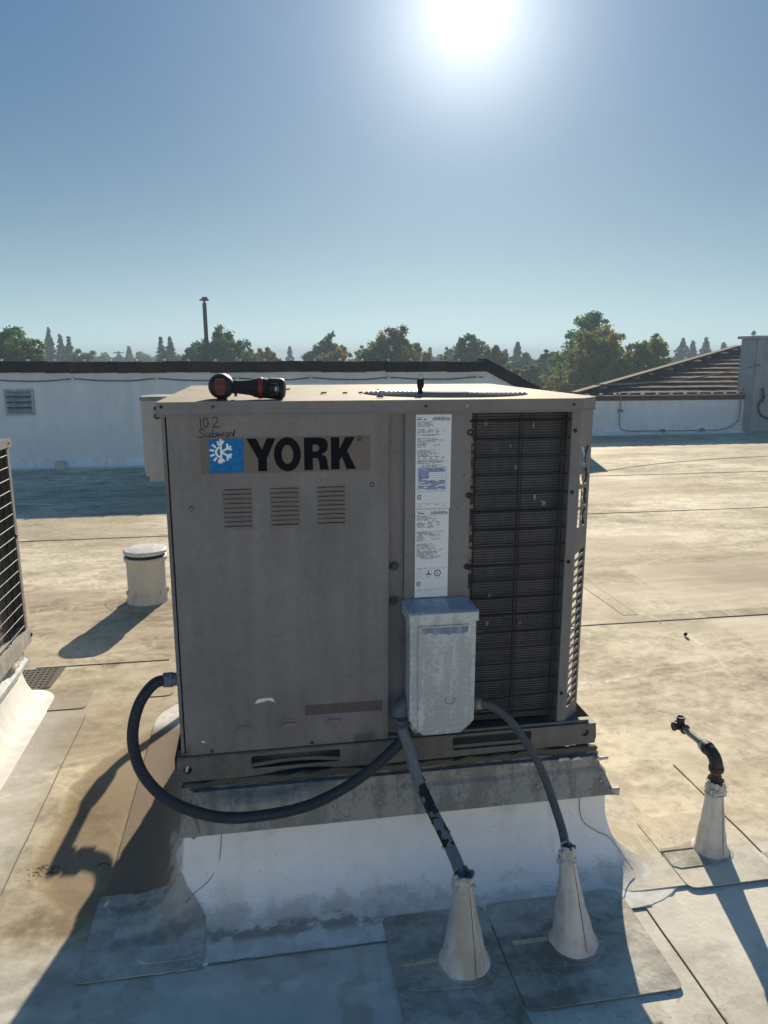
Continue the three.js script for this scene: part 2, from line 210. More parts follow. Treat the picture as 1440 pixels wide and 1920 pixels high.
// ---------------------------------------------------------------- setting: ground, roof, walls
solo('ground', metreUV(new THREE.CircleGeometry(620, 64).rotateX(-Math.PI / 2).translate(0, -5.6, 0)), std({ color: lin(0.09, 0.1, 0.06), roughness: 1 }), null, null, [0, -5.6, 0], null, 'structure');
const roof = thing('roof', null, null, [0, 0, 0], null, 'structure');
{
  const nx1 = RN[0] + RN[2], nz1 = RN[1] + RN[3];
  for (const [x0, x1, z0, z1] of [[-13, 13.8, -12.4, RM[1]], [-13, RM[0], RM[1], RN[1]], [RM[0] + RM[2], 13.8, RM[1], RN[1]], [-13, RN[0], RN[1], nz1], [nx1, 13.8, RN[1], nz1], [-13, 13.8, nz1, 9]]) part('membrane', roofUV(new THREE.PlaneGeometry(x1 - x0, z1 - z0).rotateX(-Math.PI / 2).translate((x0 + x1) / 2, 0, (z0 + z1) / 2), RF), M.roofFar, roof);
  part('membrane', roofUV(new THREE.PlaneGeometry(RM[2], RM[3]).rotateX(-Math.PI / 2).translate(RM[0] + RM[2] / 2, 0, RM[1] + RM[3] / 2), RM), M.roofMid, roof);
  part('membrane', roofUV(new THREE.PlaneGeometry(RN[2], RN[3]).rotateX(-Math.PI / 2).translate(RN[0] + RN[2] / 2, 0, RN[1] + RN[3] / 2), RN), M.roofNear, roof);
  part('deck', box(-13, 13.8, -5.6, -0.02, -12.4, 9), M.stucco, roof);
  // laps where one sheet of membrane overlaps the next, with a bead of dirty sealant along the edge
  const lapFar = roofMat(roofMidMap, 8, 0.97), bead = std({ color: lin(0.17, 0.145, 0.105), roughness: 0.9 });
  const r = rngOf(9);
  const lap = (x0, x1, z0, z1, side, h = 0.003, near = true) => {          // side: which edge carries the bead
    part('lap_seam', roofUV(box(x0, x1, 0.0005, h, z0, z1), near ? RN : RM), near ? M.lap : lapFar, roof);
    const alongX = x1 - x0 > z1 - z0, n = Math.ceil((alongX ? x1 - x0 : z1 - z0) / 0.12), pts = [];
    for (let i = 0; i <= n; i++) { const t = i / n, w = (r() - 0.5) * 0.004; pts.push(alongX ? [mix(x0, x1, t), 0.0015, (side > 0 ? z1 : z0) + w] : [(side > 0 ? x1 : x0) + w, 0.0015, mix(z0, z1, t)]); }
    part('seam_sealant', tube(curve(pts), near ? 0.0026 : 0.0035, n * 2, 5).scale(1, 1, 1), bead, roof);
  };
  lap(-0.95, -0.27, -1.98, -1.88, 1); lap(1.5, 2.999, -2.12, -2.0, 1); lap(2.5, 2.595, -3.15, -2.13, 1);
  lap(-0.67, -0.575, -1.28, -0.08, 1); lap(1.35, 1.46, 0.242, 1.95, -1); lap(1.86, 1.95, -0.45, 0.2, -1);
  lap(1.6, 2.95, 0.1, 0.2, 1, 0.003);
  lap(2.3, 12, -5.2, -5.08, 1, 0.0035, false); lap(2.2, 12.5, -7.5, -7.4, 1, 0.0035, false); lap(-9, 0.5, -7.0, -6.9, 1, 0.0035, false);
  lap(-9, 0.2, -4.9, -4.8, 1, 0.0035, false); lap(3.001, 9, -2.12, -2.0, 1, 0.003, false);
  // patches
  const patch = (s, m, y = 0.0005, h = 0.0025) => part('membrane_patch', roofUV(flatSheet(s, h, y), RN), m, roof);
  patch(rrect(0.561, 0.868, 0.182, 0.62, 0.03), M.patch, 0.0048);
  patch(rrect(0.872, 1.3, 0.184, 0.56, [0.03, 0.045, 0.025, 0.03]), M.patch, 0.006);
  patch(rrect(-0.27, 0.06, -0.04, 0.285, [0.01, 0.01, 0.03, 0.015]), M.patch, 0.0045);
  patch(rrect(-0.13, 0.055, -0.02, 0.25, [0.01, 0.01, 0.04, 0.05]), M.patch, 0.0072);
  patch(rrect(1.3, 1.585, -0.17, 0.205, [0.02, 0.02, 0.03, 0.06]), M.patchLight, 0.0045);
  patch(rrect(1.52, 1.83, -0.13, 0.225, [0.03, 0.05, 0.03, 0.035]), M.patchLight, 0.0072);
  patch(rrect(-0.84, -0.593, -1.592, -1.36, [0.02, 0.03, 0.03, 0.06]), M.patchLight, 0.001);
  patch(rrect(-0.35, -0.2, -1.55, -1.43, 0.05), M.patchLight, 0.001);
  patch(rrect(-0.78, -0.55, -0.1, 0.06, 0.03), M.patchLight, 0.001);
  // light seals (round T-joint covers) on lap crossings
  for (const [x, z, a] of [[-0.67, -1.87, 0.07], [2.6, -2.0, 0.075]]) patch(new THREE.Shape().absellipse(x, z, a, a * 0.62, 0, 7), M.patchLight, 0.0045, 0.002);
}
// the dark walkway pad with its chevron tread
{
  const t = thing('walkway_pad', 'small dark walkway pad with chevron tread lying on the roof membrane', 'walkway pad', [-0.92, 0.001, -1.74]);
  const m = std({ color: lin(0.12, 0.11, 0.095), roughness: 0.9 });
  part('sheet', ext(poly([[-1.05, -1.86], [-0.8, -1.86], [-0.815, -1.62], [-0.88, -1.6], [-1.05, -1.6]]), 0.004).rotateX(Math.PI / 2).translate(0, 0.005, 0), m, t);
  const g = []; for (let i = 0; i < 9; i++) for (let j = 0; j < 8; j++) { const x = -1.03 + i * 0.027, z = -1.845 + j * 0.031; if (x > -0.825 || (z > -1.62)) continue; const b = new THREE.BoxGeometry(0.017, 0.003, 0.006).rotateY((i % 2 ? 1 : -1) * 0.6).translate(x, 0.0063, z); g.push(b); }
  part('tread', g, m, t);
}
// tall parapet
const tileMat = [[0.034, 0.028, 0.025], [0.042, 0.031, 0.026], [0.028, 0.025, 0.026], [0.05, 0.034, 0.026]].map((c, i) => painted(c, 0.7, 2.2, { roughness: 0.85 }));
{
  const wall = thing('parapet_wall', 'tall white stucco parapet wall with dark tile coping and a louvre vent', 'wall', [-3, 0, -9.6]);
  const s = poly([[-13, 0], [5.6, 0], [5.6, 0.72], [4.95, 0.8], [3.82, 1.37], [-13, 1.4]]); s.holes.push(hole([[-3.31, 0.8], [-2.955, 0.8], [-2.955, 1.125], [-3.31, 1.125]]));
  part('wall_face', metreUV(ext(s, 0.3).translate(0, 0, -9.75)), M.stucco, wall);
  const foot = []; { const prof = [[0, 0.14], [0.015, 0.07], [0.06, 0.02], [0.16, 0.004]], p = []; for (let i = 0; i < 3; i++) { const [a, b] = prof[i], [c, d] = prof[i + 1]; const q = [[-13, b, a], [5.6, b, a], [5.6, d, c], [-13, b, a], [5.6, d, c], [-13, d, c]]; q.forEach((v) => p.push(v[0], v[1], v[2] - 9.448)); } const g = new THREE.BufferGeometry(); g.setAttribute('position', new THREE.Float32BufferAttribute(p, 3)); g.computeVertexNormals(); foot.push(metreUV(g)); }
  part('foot_flashing', foot, M.curb, wall);
  const r = rngOf(3);
  // coping tiles, each lapping the next
  for (let i = 0, x = -9; x < 3.75; i++) {
    const w = 0.33 + (r() - 0.5) * 0.012, y = 1.452 + (r() - 0.5) * 0.014 - 0.002 * (x > 2 ? x - 2 : 0), g = new RoundedBoxGeometry(w + 0.035, 0.158, 0.05, 1, 0.006).rotateX(-0.12).rotateZ(0.012 + (r() - 0.5) * 0.012).rotateY(0.05).translate(x + w / 2, y, -9.42 + (r() - 0.5) * 0.006);
    part('coping_tile', metreUV(g), tileMat[Math.floor(r() * 4)], wall); x += w;
  }
  part('coping_bed', box(-13, 3.8, 1.401, 1.512, -9.74, -9.455), tileMat[2], wall);
  // raking tiles at the end, stepping down
  for (let i = 0; i < 4; i++) { const a = -0.47, x = 3.88 + i * 0.3, y = 1.42 - i * 0.152; part('rake_tile', metreUV(new RoundedBoxGeometry(0.36, 0.17, 0.36, 1, 0.008).rotateZ(a + 0.04).translate(x + 0.02, y + 0.01, -9.58)), tileMat[i % 4], wall); }
  // white lumps along the top: the glint of sunlit nail heads put into colour
  for (let x = -8.9, i = 0; x < 3.7; x += 0.365 + (i++ % 3) * 0.006) part('bright_lump', crumple(new THREE.SphereGeometry(0.022, 7, 5).scale(1.1, 0.8, 1), 0.012, 40, i).translate(x + (r() - 0.5) * 0.04, 1.548, -9.45), M.white, wall);
  // louvre vent
  const lv = part('louvre_vent', [box(-3.33, -2.935, 0.775, 0.81, -9.455, -9.42), box(-3.33, -2.935, 1.115, 1.15, -9.455, -9.42), box(-3.33, -3.3, 0.81, 1.115, -9.455, -9.42), box(-2.965, -2.935, 0.81, 1.115, -9.455, -9.42)], M.galv, wall);
  part('duct_back', box(-3.4, -2.85, 0.7, 1.2, -9.8, -9.76), M.galv, lv);
  for (let i = 0; i < 4; i++) part('louvre_blade', metreUV(new THREE.BoxGeometry(0.335, 0.006, 0.075).rotateX(0.75).translate(-3.1325, 0.845 + i * 0.078, -9.425)), M.galv, lv);
}
{ // unseen parapet added across the roof to bounce sunlight onto the shaded fronts
  const wall = thing('parapet_wall', 'unseen white stucco parapet wall added across the roof to bounce sunlight', 'wall', [0.4, 0, 8.85]);
  part('wall_face', box(-13, 13.8, 0, 1.4, 8.7, 9), M.stucco, wall); part('coping', box(-13, 13.8, 1.401, 1.53, 8.66, 9.04, 0.01), tileMat[1], wall);
}
solo('drain_stub', [lathe([[0.001, 0.11], [0.075, 0.11], [0.082, 0.1], [0.085, 0.06], [0.09, 0.0]], 24).translate(-2.6, 0.004, -9.26)], M.boot, 'low round pipe stub at the foot of the tall white wall', 'pipe stub', [-2.6, 0, -9.26]);
// low parapet, its metal edge, and the tile roof behind it
{
  const wall = thing('low_parapet_wall', 'low white stucco parapet wall below the brown tile roof', 'wall', [8, 0, -12.5]);
  part('wall_face', [box(5.3, 14, 0, 0.7, -12.75, -12.45), box(5.3, 5.6, 0, 0.7, -12.45, -9.76)], M.stucco, wall);
  const rust = painted([0.13, 0.075, 0.055], 0.6, 2, { roughness: 0.7 });
  part('edge_metal', [box(5.3, 14, 0.701, 0.79, -12.46, -12.435), box(5.3, 14, 0.79, 0.796, -12.9, -12.43)], rust, wall);
  part('edge_lip', box(5.3, 14, 0.797, 0.812, -12.45, -12.425), M.galvWarm, wall);
  const r = rngOf(13);
  for (let i = 0; i < 14; i++) part('bright_lump', crumple(new THREE.SphereGeometry(0.032, 7, 5).scale(1.3, 0.7, 1), 0.02, 25, i).translate(6.3 + i * 0.31 + (r() - 0.5) * 0.04, 0.832, -12.48), M.white, wall);  // same white lumps as along the tall wall
  { const p = [], prof = [[0, 0.16], [0.02, 0.06], [0.08, 0.015], [0.2, 0.004]]; for (let i = 0; i < 3; i++) { const [a, b] = prof[i], [c, d] = prof[i + 1]; [[5.6, b, a], [14, b, a], [14, d, c], [5.6, b, a], [14, d, c], [5.6, d, c]].forEach((v) => p.push(v[0], v[1], v[2] - 12.448)); } const g = new THREE.BufferGeometry(); g.setAttribute('position', new THREE.Float32BufferAttribute(p, 3)); g.computeVertexNormals(); part('foot_flashing', metreUV(g), M.curb, wall); }
}
{
  const t = thing('tile_roof', 'sloping brown tile roof in straight courses behind the low white wall', 'roof', [9, 0.8, -14]);
  const y0 = 0.82, z0 = -12.62, rise = 0.093, run = 0.3, hipX = (k) => 6.95 + k * 0.545;
  const mats = [[0.092, 0.07, 0.056], [0.105, 0.078, 0.06], [0.08, 0.062, 0.052]].map((c, i) => painted(c, 0.9, 2.4, { roughness: 0.9 }));
  const tg = metreUV(new RoundedBoxGeometry(0.298, 0.034, 0.37, 1, 0.006)), r = rngOf(23), slope = Math.atan2(rise, run);
  const b = bases.get(t);
  for (let k = 0; k < 11; k++) for (let x = hipX(k) + (k % 2 ? 0.15 : 0); x < 13.6; x += 0.3) {
    const m = new THREE.Mesh(tg, mats[Math.floor(r() * 3)]); m.name = 'tile'; m.castShadow = m.receiveShadow = true;
    m.position.set(x + 0.15 - b[0], y0 + k * rise + 0.05 + (r() - 0.5) * 0.006 - b[1], z0 - k * run - 0.16 - b[2]); m.rotation.set(slope - 0.11, 0, (r() - 0.5) * 0.012); t.add(m);
  }
  // hip ridge caps
  for (let k = 0; k < 21; k++) { const f = k / 2, x = hipX(f) - 0.08, y = y0 + f * rise + 0.1, z = z0 - f * run - 0.1; part('hip_cap', metreUV(new RoundedBoxGeometry(0.4, 0.05, 0.2, 1, 0.012).rotateZ(0.17).rotateY(0.44).translate(x, y - 0.03, z)), mats[k % 3], t); }
  const p = [[6.95, y0, z0], [13.7, y0, z0], [13.7, y0 + 11 * rise, z0 - 11 * run], [hipX(11), y0 + 11 * rise, z0 - 11 * run]], q = [...p[0], ...p[1], ...p[2], ...p[0], ...p[2], ...p[3]];
  const u = new THREE.BufferGeometry(); u.setAttribute('position', new THREE.Float32BufferAttribute([...q, ...[p[0], p[3], [13, 0.2, -19]].flat(), ...[p[3], p[2], [13.7, 0.4, -20]].flat(), ...[p[3], [13.7, 0.4, -20], [13, 0.2, -19]].flat()], 3)); u.computeVertexNormals(); part('underlay', metreUV(u), tileMat[2], t);
}
{
  const t = thing('roof_penthouse', 'grey painted roof housing with horizontal lap siding beside the low wall', 'housing', [11.8, 0, -13.3]);
  const gp = painted([0.36, 0.365, 0.37], 0.8, 0.9, { roughness: 0.75 });
  part('core', box(10.5, 13.7, 0, 1.96, -12.75, -12.24), gp, t);
  part('corner_board', box(10.48, 10.62, 0.05, 1.955, -12.24, -12.2, 0.004), gp, t); part('corner_board', box(10.465, 10.499, 0.05, 1.955, -12.74, -12.245, 0.004), gp, t);
  for (let i = 0; i < 12; i++) part('siding_board', metreUV(new THREE.BoxGeometry(3.06, 0.165, 0.016).rotateX(-0.12).translate(12.16, 0.13 + i * 0.148, -12.225)), gp, t);
  part('frieze_board', box(10.63, 13.7, 1.76, 1.9, -12.24, -12.195, 0.004), gp, t);
  part('cap_metal', box(10.4, 13.75, 1.961, 2.02, -12.8, -12.17, 0.006), M.galv, t);
  const j = part('junction_box', box(10.41, 10.463, 0.85, 0.95, -12.6, -12.5, 0.006), M.galvWarm, t); part('spot_lamp', lathe([[0.001, 0], [0.03, 0], [0.055, 0.09], [0.06, 0.1]], 16).rotateZ(-0.9).rotateY(0.5)
    .translate(10.7, 0.68, -12.14), M.galvWarm, t);
  part('bracket', rod(V3(10.68, 0.72, -12.2), V3(10.7, 0.68, -12.14), 0.012), M.darkSteel, t);
  part('pipe', tube(curve([[10.66, 0.95, -12.17], [10.7, 0.75, -12.16], [10.6, 0.6, -12.16], [10.65, 0.42, -12.16], [10.8, 0.33, -12.14], [11.4, 0.32, -12.14]]), 0.022, 40, 8), M.darkSteel, t);
}
// conduit run on the low wall
{
  const c = new THREE.CatmullRomCurve3([V3(7.62, 0.84, -12.5), V3(7.62, 0.82, -12.41), V3(7.62, 0.7, -12.405), V3(7.63, 0.25, -12.405), V3(7.66, 0.13, -12.39), V3(7.78, 0.085, -12.37), V3(8.3, 0.075, -12.36), V3(9.3, 0.07, -12.36), V3(10.05, 0.1, -12.37), V3(10.3, 0.25, -12.38), V3(10.34, 0.6, -12.39), V3(10.34, 0.78, -12.4)], false, 'centripetal');
  const t = thing('wall_conduit', 'grey conduit running down the low white wall and along its foot', 'conduit', [8.5, 0.05, -12.38]);
  part('pipe', tube(c, 0.011, 160, 8), M.galvDull, t);
  for (const [x, y] of [[7.62, 0.5], [8.6, 0.073], [9.5, 0.078]]) part('strap', box(x - 0.03, x + 0.03, y - 0.03, y + 0.03, -12.445, -12.33, 0.004), M.galvDull, t);
}
// cable clipped along the tall wall, then spanning to the grey housing
{
  const t = thing('roof_cable', 'thin grey cable clipped along the white wall and spanning to the grey housing', 'cable', [0, 1.28, -9.42]);
  const xs = [-9.4, -8.2, -7.0, -5.9, -4.75, -3.55, -2.379, -1.21, -0.047, 1.052, 2.245, 3.662], pts = [];
  xs.forEach((x, i) => { pts.push([x, 1.286, -9.425]); if (xs[i + 1]) { const w = xs[i + 1] - x; pts.push([x + w * 0.3, 1.262, -9.43], [x + w * 0.7, 1.258, -9.43]); } });
  pts.push([4.807, 1.185, -10], [5.9, 1.12, -10.5], [7.055, 1.1, -11], [9, 1.208, -11.7], [10.56, 1.43, -12.19]);
  part('cable', tube(curve(pts), 0.011, 400, 6), std({ color: lin(0.16, 0.16, 0.16), roughness: 0.7 }), t);
  for (const x of xs) part('clip', box(x - 0.022, x + 0.022, 1.268, 1.325, -9.449, -9.41, 0.006), M.white, t);
}
// ---------------------------------------------------------------- the air conditioner's curb
function curbSweep(x0, x1, z0, z1, prof, seedN) {              // a membrane swept round a rectangle; prof: [outward, height]
  const ring = [], step = 0.05, cn = 8;
  const side = (ax, az, bx, bz, nx, nz) => { const n = Math.ceil(Math.hypot(bx - ax, bz - az) / step); for (let i = 0; i <= n; i++) ring.push([mix(ax, bx, i / n), mix(az, bz, i / n), nx, nz]); };
  const corner = (x, z, a0) => { for (let i = 1; i < cn; i++) { const a = a0 + i / cn * Math.PI / 2; ring.push([x, z, Math.cos(a), Math.sin(a)]); } };
  side(x0, z1, x1, z1, 0, 1); corner(x1, z1, Math.PI / 2 - Math.PI / 2 * 0); ring.splice(ring.length - (cn - 1), cn - 1); for (let i = 1; i < cn; i++) { const a = Math.PI / 2 - i / cn * Math.PI / 2; ring.push([x1, z1, Math.cos(a), Math.sin(a)]); }
  side(x1, z1, x1, z0, 1, 0); for (let i = 1; i < cn; i++) { const a = -i / cn * Math.PI / 2; ring.push([x1, z0, Math.cos(a), Math.sin(a)]); }
  side(x1, z0, x0, z0, 0, -1); for (let i = 1; i < cn; i++) { const a = -Math.PI / 2 - i / cn * Math.PI / 2; ring.push([x0, z0, Math.cos(a), Math.sin(a)]); }
  side(x0, z0, x0, z1, -1, 0); for (let i = 1; i < cn; i++) { const a = Math.PI - i / cn * Math.PI / 2; ring.push([x0, z1, Math.cos(a), Math.sin(a)]); }
  ring.push(ring[0]);
  const pos = [], uv = [], idx = [], n = prof.length; let s = 0;
  ring.forEach(([x, z, nx, nz], i) => {
    if (i) s += Math.hypot(x - ring[i - 1][0] + 0.15 * (nx - ring[i - 1][2]), z - ring[i - 1][1] + 0.15 * (nz - ring[i - 1][3])); let v = 0;
    prof.forEach(([d, y], j) => {
      if (j) v += Math.hypot(d - prof[j - 1][0], y - prof[j - 1][1]);
      const w = j < n - 1 ? 0.006 * (fbm((x + nx * d) * 5, (z + nz * d) * 5 + y * 6, 3, 256, seedN) - 0.5) * sstep(0, 0.06, y) : 0;
      pos.push(x + nx * (d + w), y, z + nz * (d + w)); uv.push(s, v);
    });
  });
  for (let i = 0; i + 1 < ring.length; i++) for (let j = 0; j + 1 < n; j++) { const a = i * n + j, b = a + n; idx.push(a, a + 1, b, b, a + 1, b + 1); }
  const g = new THREE.BufferGeometry(); g.setAttribute('position', new THREE.Float32BufferAttribute(pos, 3)); g.setAttribute('uv', new THREE.Float32BufferAttribute(uv, 2)); g.setIndex(idx); g.computeVertexNormals(); return g;
}
const coveProf = (top) => [[0, top], [0.002, top * 0.75], [0.006, top * 0.55], [0.015, top * 0.42], [0.03, top * 0.28], [0.055, top * 0.16], [0.085, top * 0.085], [0.12, top * 0.04], [0.16, 0.0075], [0.2, 0.005], [0.246, 0.0042], [0.25, 0.0034], [0.2505, 0]];
function flashing(t, x0, x1, z0, z1, prof, mat, name) {          // metal folded round the curb, one length per side: prof [outward, height]
  const sides = [[x0, z1, x1, z1, 0, 1], [x1, z1, x1, z0, 1, 0], [x1, z0, x0, z0, 0, -1], [x0, z0, x0, z1, -1, 0]];
  for (const [ax, az, bx, bz, nx, nz] of sides) {
    const p = [], tx = Math.sign(bx - ax), tz = Math.sign(bz - az), n = 40, L = Math.hypot(bx - ax, bz - az), P = (k, j) => { const [d, y] = prof[j], m = mix(-d, L + d, k / n), w = 0.004 * (fbm(m * 4 + j, j * 3.1 + ax, 3, 256, 33) - 0.5) * (j ? 1 : 0.3); return [ax + tx * m + nx * (d + w), y + w * 1.5, az + tz * m + nz * (d + w)]; };
    for (let k = 0; k < n; k++) for (let j = 0; j + 1 < prof.length; j++) p.push(...P(k, j), ...P(k, j + 1), ...P(k + 1, j), ...P(k + 1, j), ...P(k, j + 1), ...P(k + 1, j + 1));
    const g = new THREE.BufferGeometry(); g.setAttribute('position', new THREE.Float32BufferAttribute(p, 3)); g.computeVertexNormals(); part(name, metreUV(g), mat, t);
  }
}
{
  const t = thing('roof_curb', 'white membrane covered roof curb with grey metal flashing under the air conditioner', 'roof curb', [0.655, 0, -0.53]);
  part('curb_wall', curbSweep(-0.004, 1.322, -1.14, 0.02, coveProf(0.31), 3), M.curbDressed, t);
  { // corner patch dressed up the cove at the front left corner, its top edge a rounded tongue
    const pr = coveProf(0.31), yAt = (d) => { for (let i = 0; i + 1 < pr.length; i++) if (d <= pr[i + 1][0]) return mix(pr[i][1], pr[i + 1][1], (d - pr[i][0]) / (pr[i + 1][0] - pr[i][0])); return 0.0042; }, pos = [], idx = [], rows = [], nd = 16;
    for (let i = 0; i < 5; i++) rows.push([0.055 - i * 0.012, 0.02, 0, 1]); for (let i = 0; i <= 18; i++) { const a = Math.PI / 2 + i / 18 * Math.PI / 2; rows.push([-0.004, 0.02, Math.cos(a), Math.sin(a)]); } for (let i = 1; i < 5; i++) rows.push([-0.004, 0.02 - i * 0.012, -1, 0]);
    rows.forEach(([x, z, nx, nz], i) => { const t = 2 * i / (rows.length - 1) - 1, d0 = 0.022 + 0.075 * t * t * t * t; for (let j = 0; j < nd; j++) { const d = mix(d0, 0.262, Math.pow(j / (nd - 1), 1.3)), y = Math.max(yAt(d), 0.0042); pos.push(x + nx * (d + 0.0025), y + 0.003, z + nz * (d + 0.0025)); } });
    for (let i = 0; i + 1 < rows.length; i++) for (let j = 0; j + 1 < nd; j++) { const a = i * nd + j, b = a + nd; idx.push(a, a + 1, b, b, a + 1, b + 1); }
    const g = new THREE.BufferGeometry(); g.setAttribute('position', new THREE.Float32BufferAttribute(pos, 3)); g.setIndex(idx); g.computeVertexNormals(); part('corner_patch', roofUV(g, RN), M.patch, t);
  }
  part('nailer', [box(-0.005, 1.3, 0.31, 0.372, -0.03, 0.004), box(-0.005, 1.3, 0.31, 0.372, -1.12, -1.09), box(-0.005, 0.03, 0.31, 0.372, -1.09, -0.03), box(1.27, 1.3, 0.31, 0.372, -1.09, -0.03)], M.galvDull, t);
  part('foam_seal', crumple(mergeVertices(new THREE.BoxGeometry(1.29, 0.022, 0.02, 120, 3, 3)), 0.02, 22, 4).translate(0.65, 0.378, -0.006), std({ color: lin(0.12, 0.105, 0.085), roughness: 1 }), t);
  part('deck', box(0.0, 1.3, 0.33, 0.335, -1.1, -0.03), M.galv, t);
  flashing(t, 0.032, 1.288, -1.1, 0.02, [[-0.01, 0.365], [0.004, 0.366], [0.008, 0.333], [0.017, 0.32], [0.042, 0.262], [0.044, 0.25], [0.038, 0.249]], M.galvDull, 'flashing');
  for (const x of [0.1, 0.32, 0.58, 0.83, 1.08, 1.29]) part('rivet', new THREE.SphereGeometry(0.005, 8, 6).scale(1, 1, 0.5).translate(x, 0.295, 0.052), M.steel, t);
  // bent corner tabs of the flashing
  part('corner_tab', metreUV(ext(poly([[0, 0.085], [0.022, 0.08], [0.045, 0], [0.03, -0.018], [-0.008, 0.01]]), 0.0015).translate(0.0, 0.262, 0.066)), M.galvDull, t);
  part('corner_tab', crumple(new THREE.BoxGeometry(0.03, 0.028, 0.006, 6, 6, 1), 0.012, 30, 5).translate(1.335, 0.258, 0.06), M.galvWarm, t);
for (let i = 0; i < 5; i++) part('sealant_smear', crumple(new THREE.BoxGeometry(0.03 + 0.01 * (i % 2), 0.008, 0.006, 8, 3, 2), 0.012, 60, 6 + i).translate(1.3 - i * 0.065 - 0.02 * (i % 2), 0.362 + 0.004 * (i % 3), 0.03), M.boot, t);
  { const bead = std({ color: lin(0.15, 0.13, 0.1), roughness: 0.9 }), r = rngOf(37), run = (x0, x1, z) => { const n = Math.ceil((x1 - x0) / 0.05), q = []; for (let i = 0; i <= n; i++) q.push([mix(x0, x1, i / n), 0.002, z + (r() - 0.5) * 0.004]); part('edge_sealant', tube(curve(q), 0.0028, n * 3, 5), bead, t); }; run(0.07, 0.565, 0.272); run(0.86, 0.875, 0.272); run(1.29, 1.37, 0.268); }
  // lap edges of the membrane up the curb face
  const line = std({ color: lin(0.2, 0.19, 0.17), roughness: 0.9 });
  part('membrane_lap', tube(curve([[0.106, 0.25, 0.026], [0.1, 0.18, 0.028], [0.09, 0.13, 0.034], [0.062, 0.09, 0.05], [0.02, 0.065, 0.066], [-0.005, 0.05, 0.085]]), 0.0013, 40, 5), line, t);
  part('membrane_lap', tube(curve([[1.235, 0.25, 0.026], [1.236, 0.18, 0.03], [1.25, 0.14, 0.035], [1.29, 0.11, 0.045], [1.33, 0.09, 0.055], [1.36, 0.05, 0.085], [1.38, 0.02, 0.13]]), 0.0013, 40, 5), line, t);
}
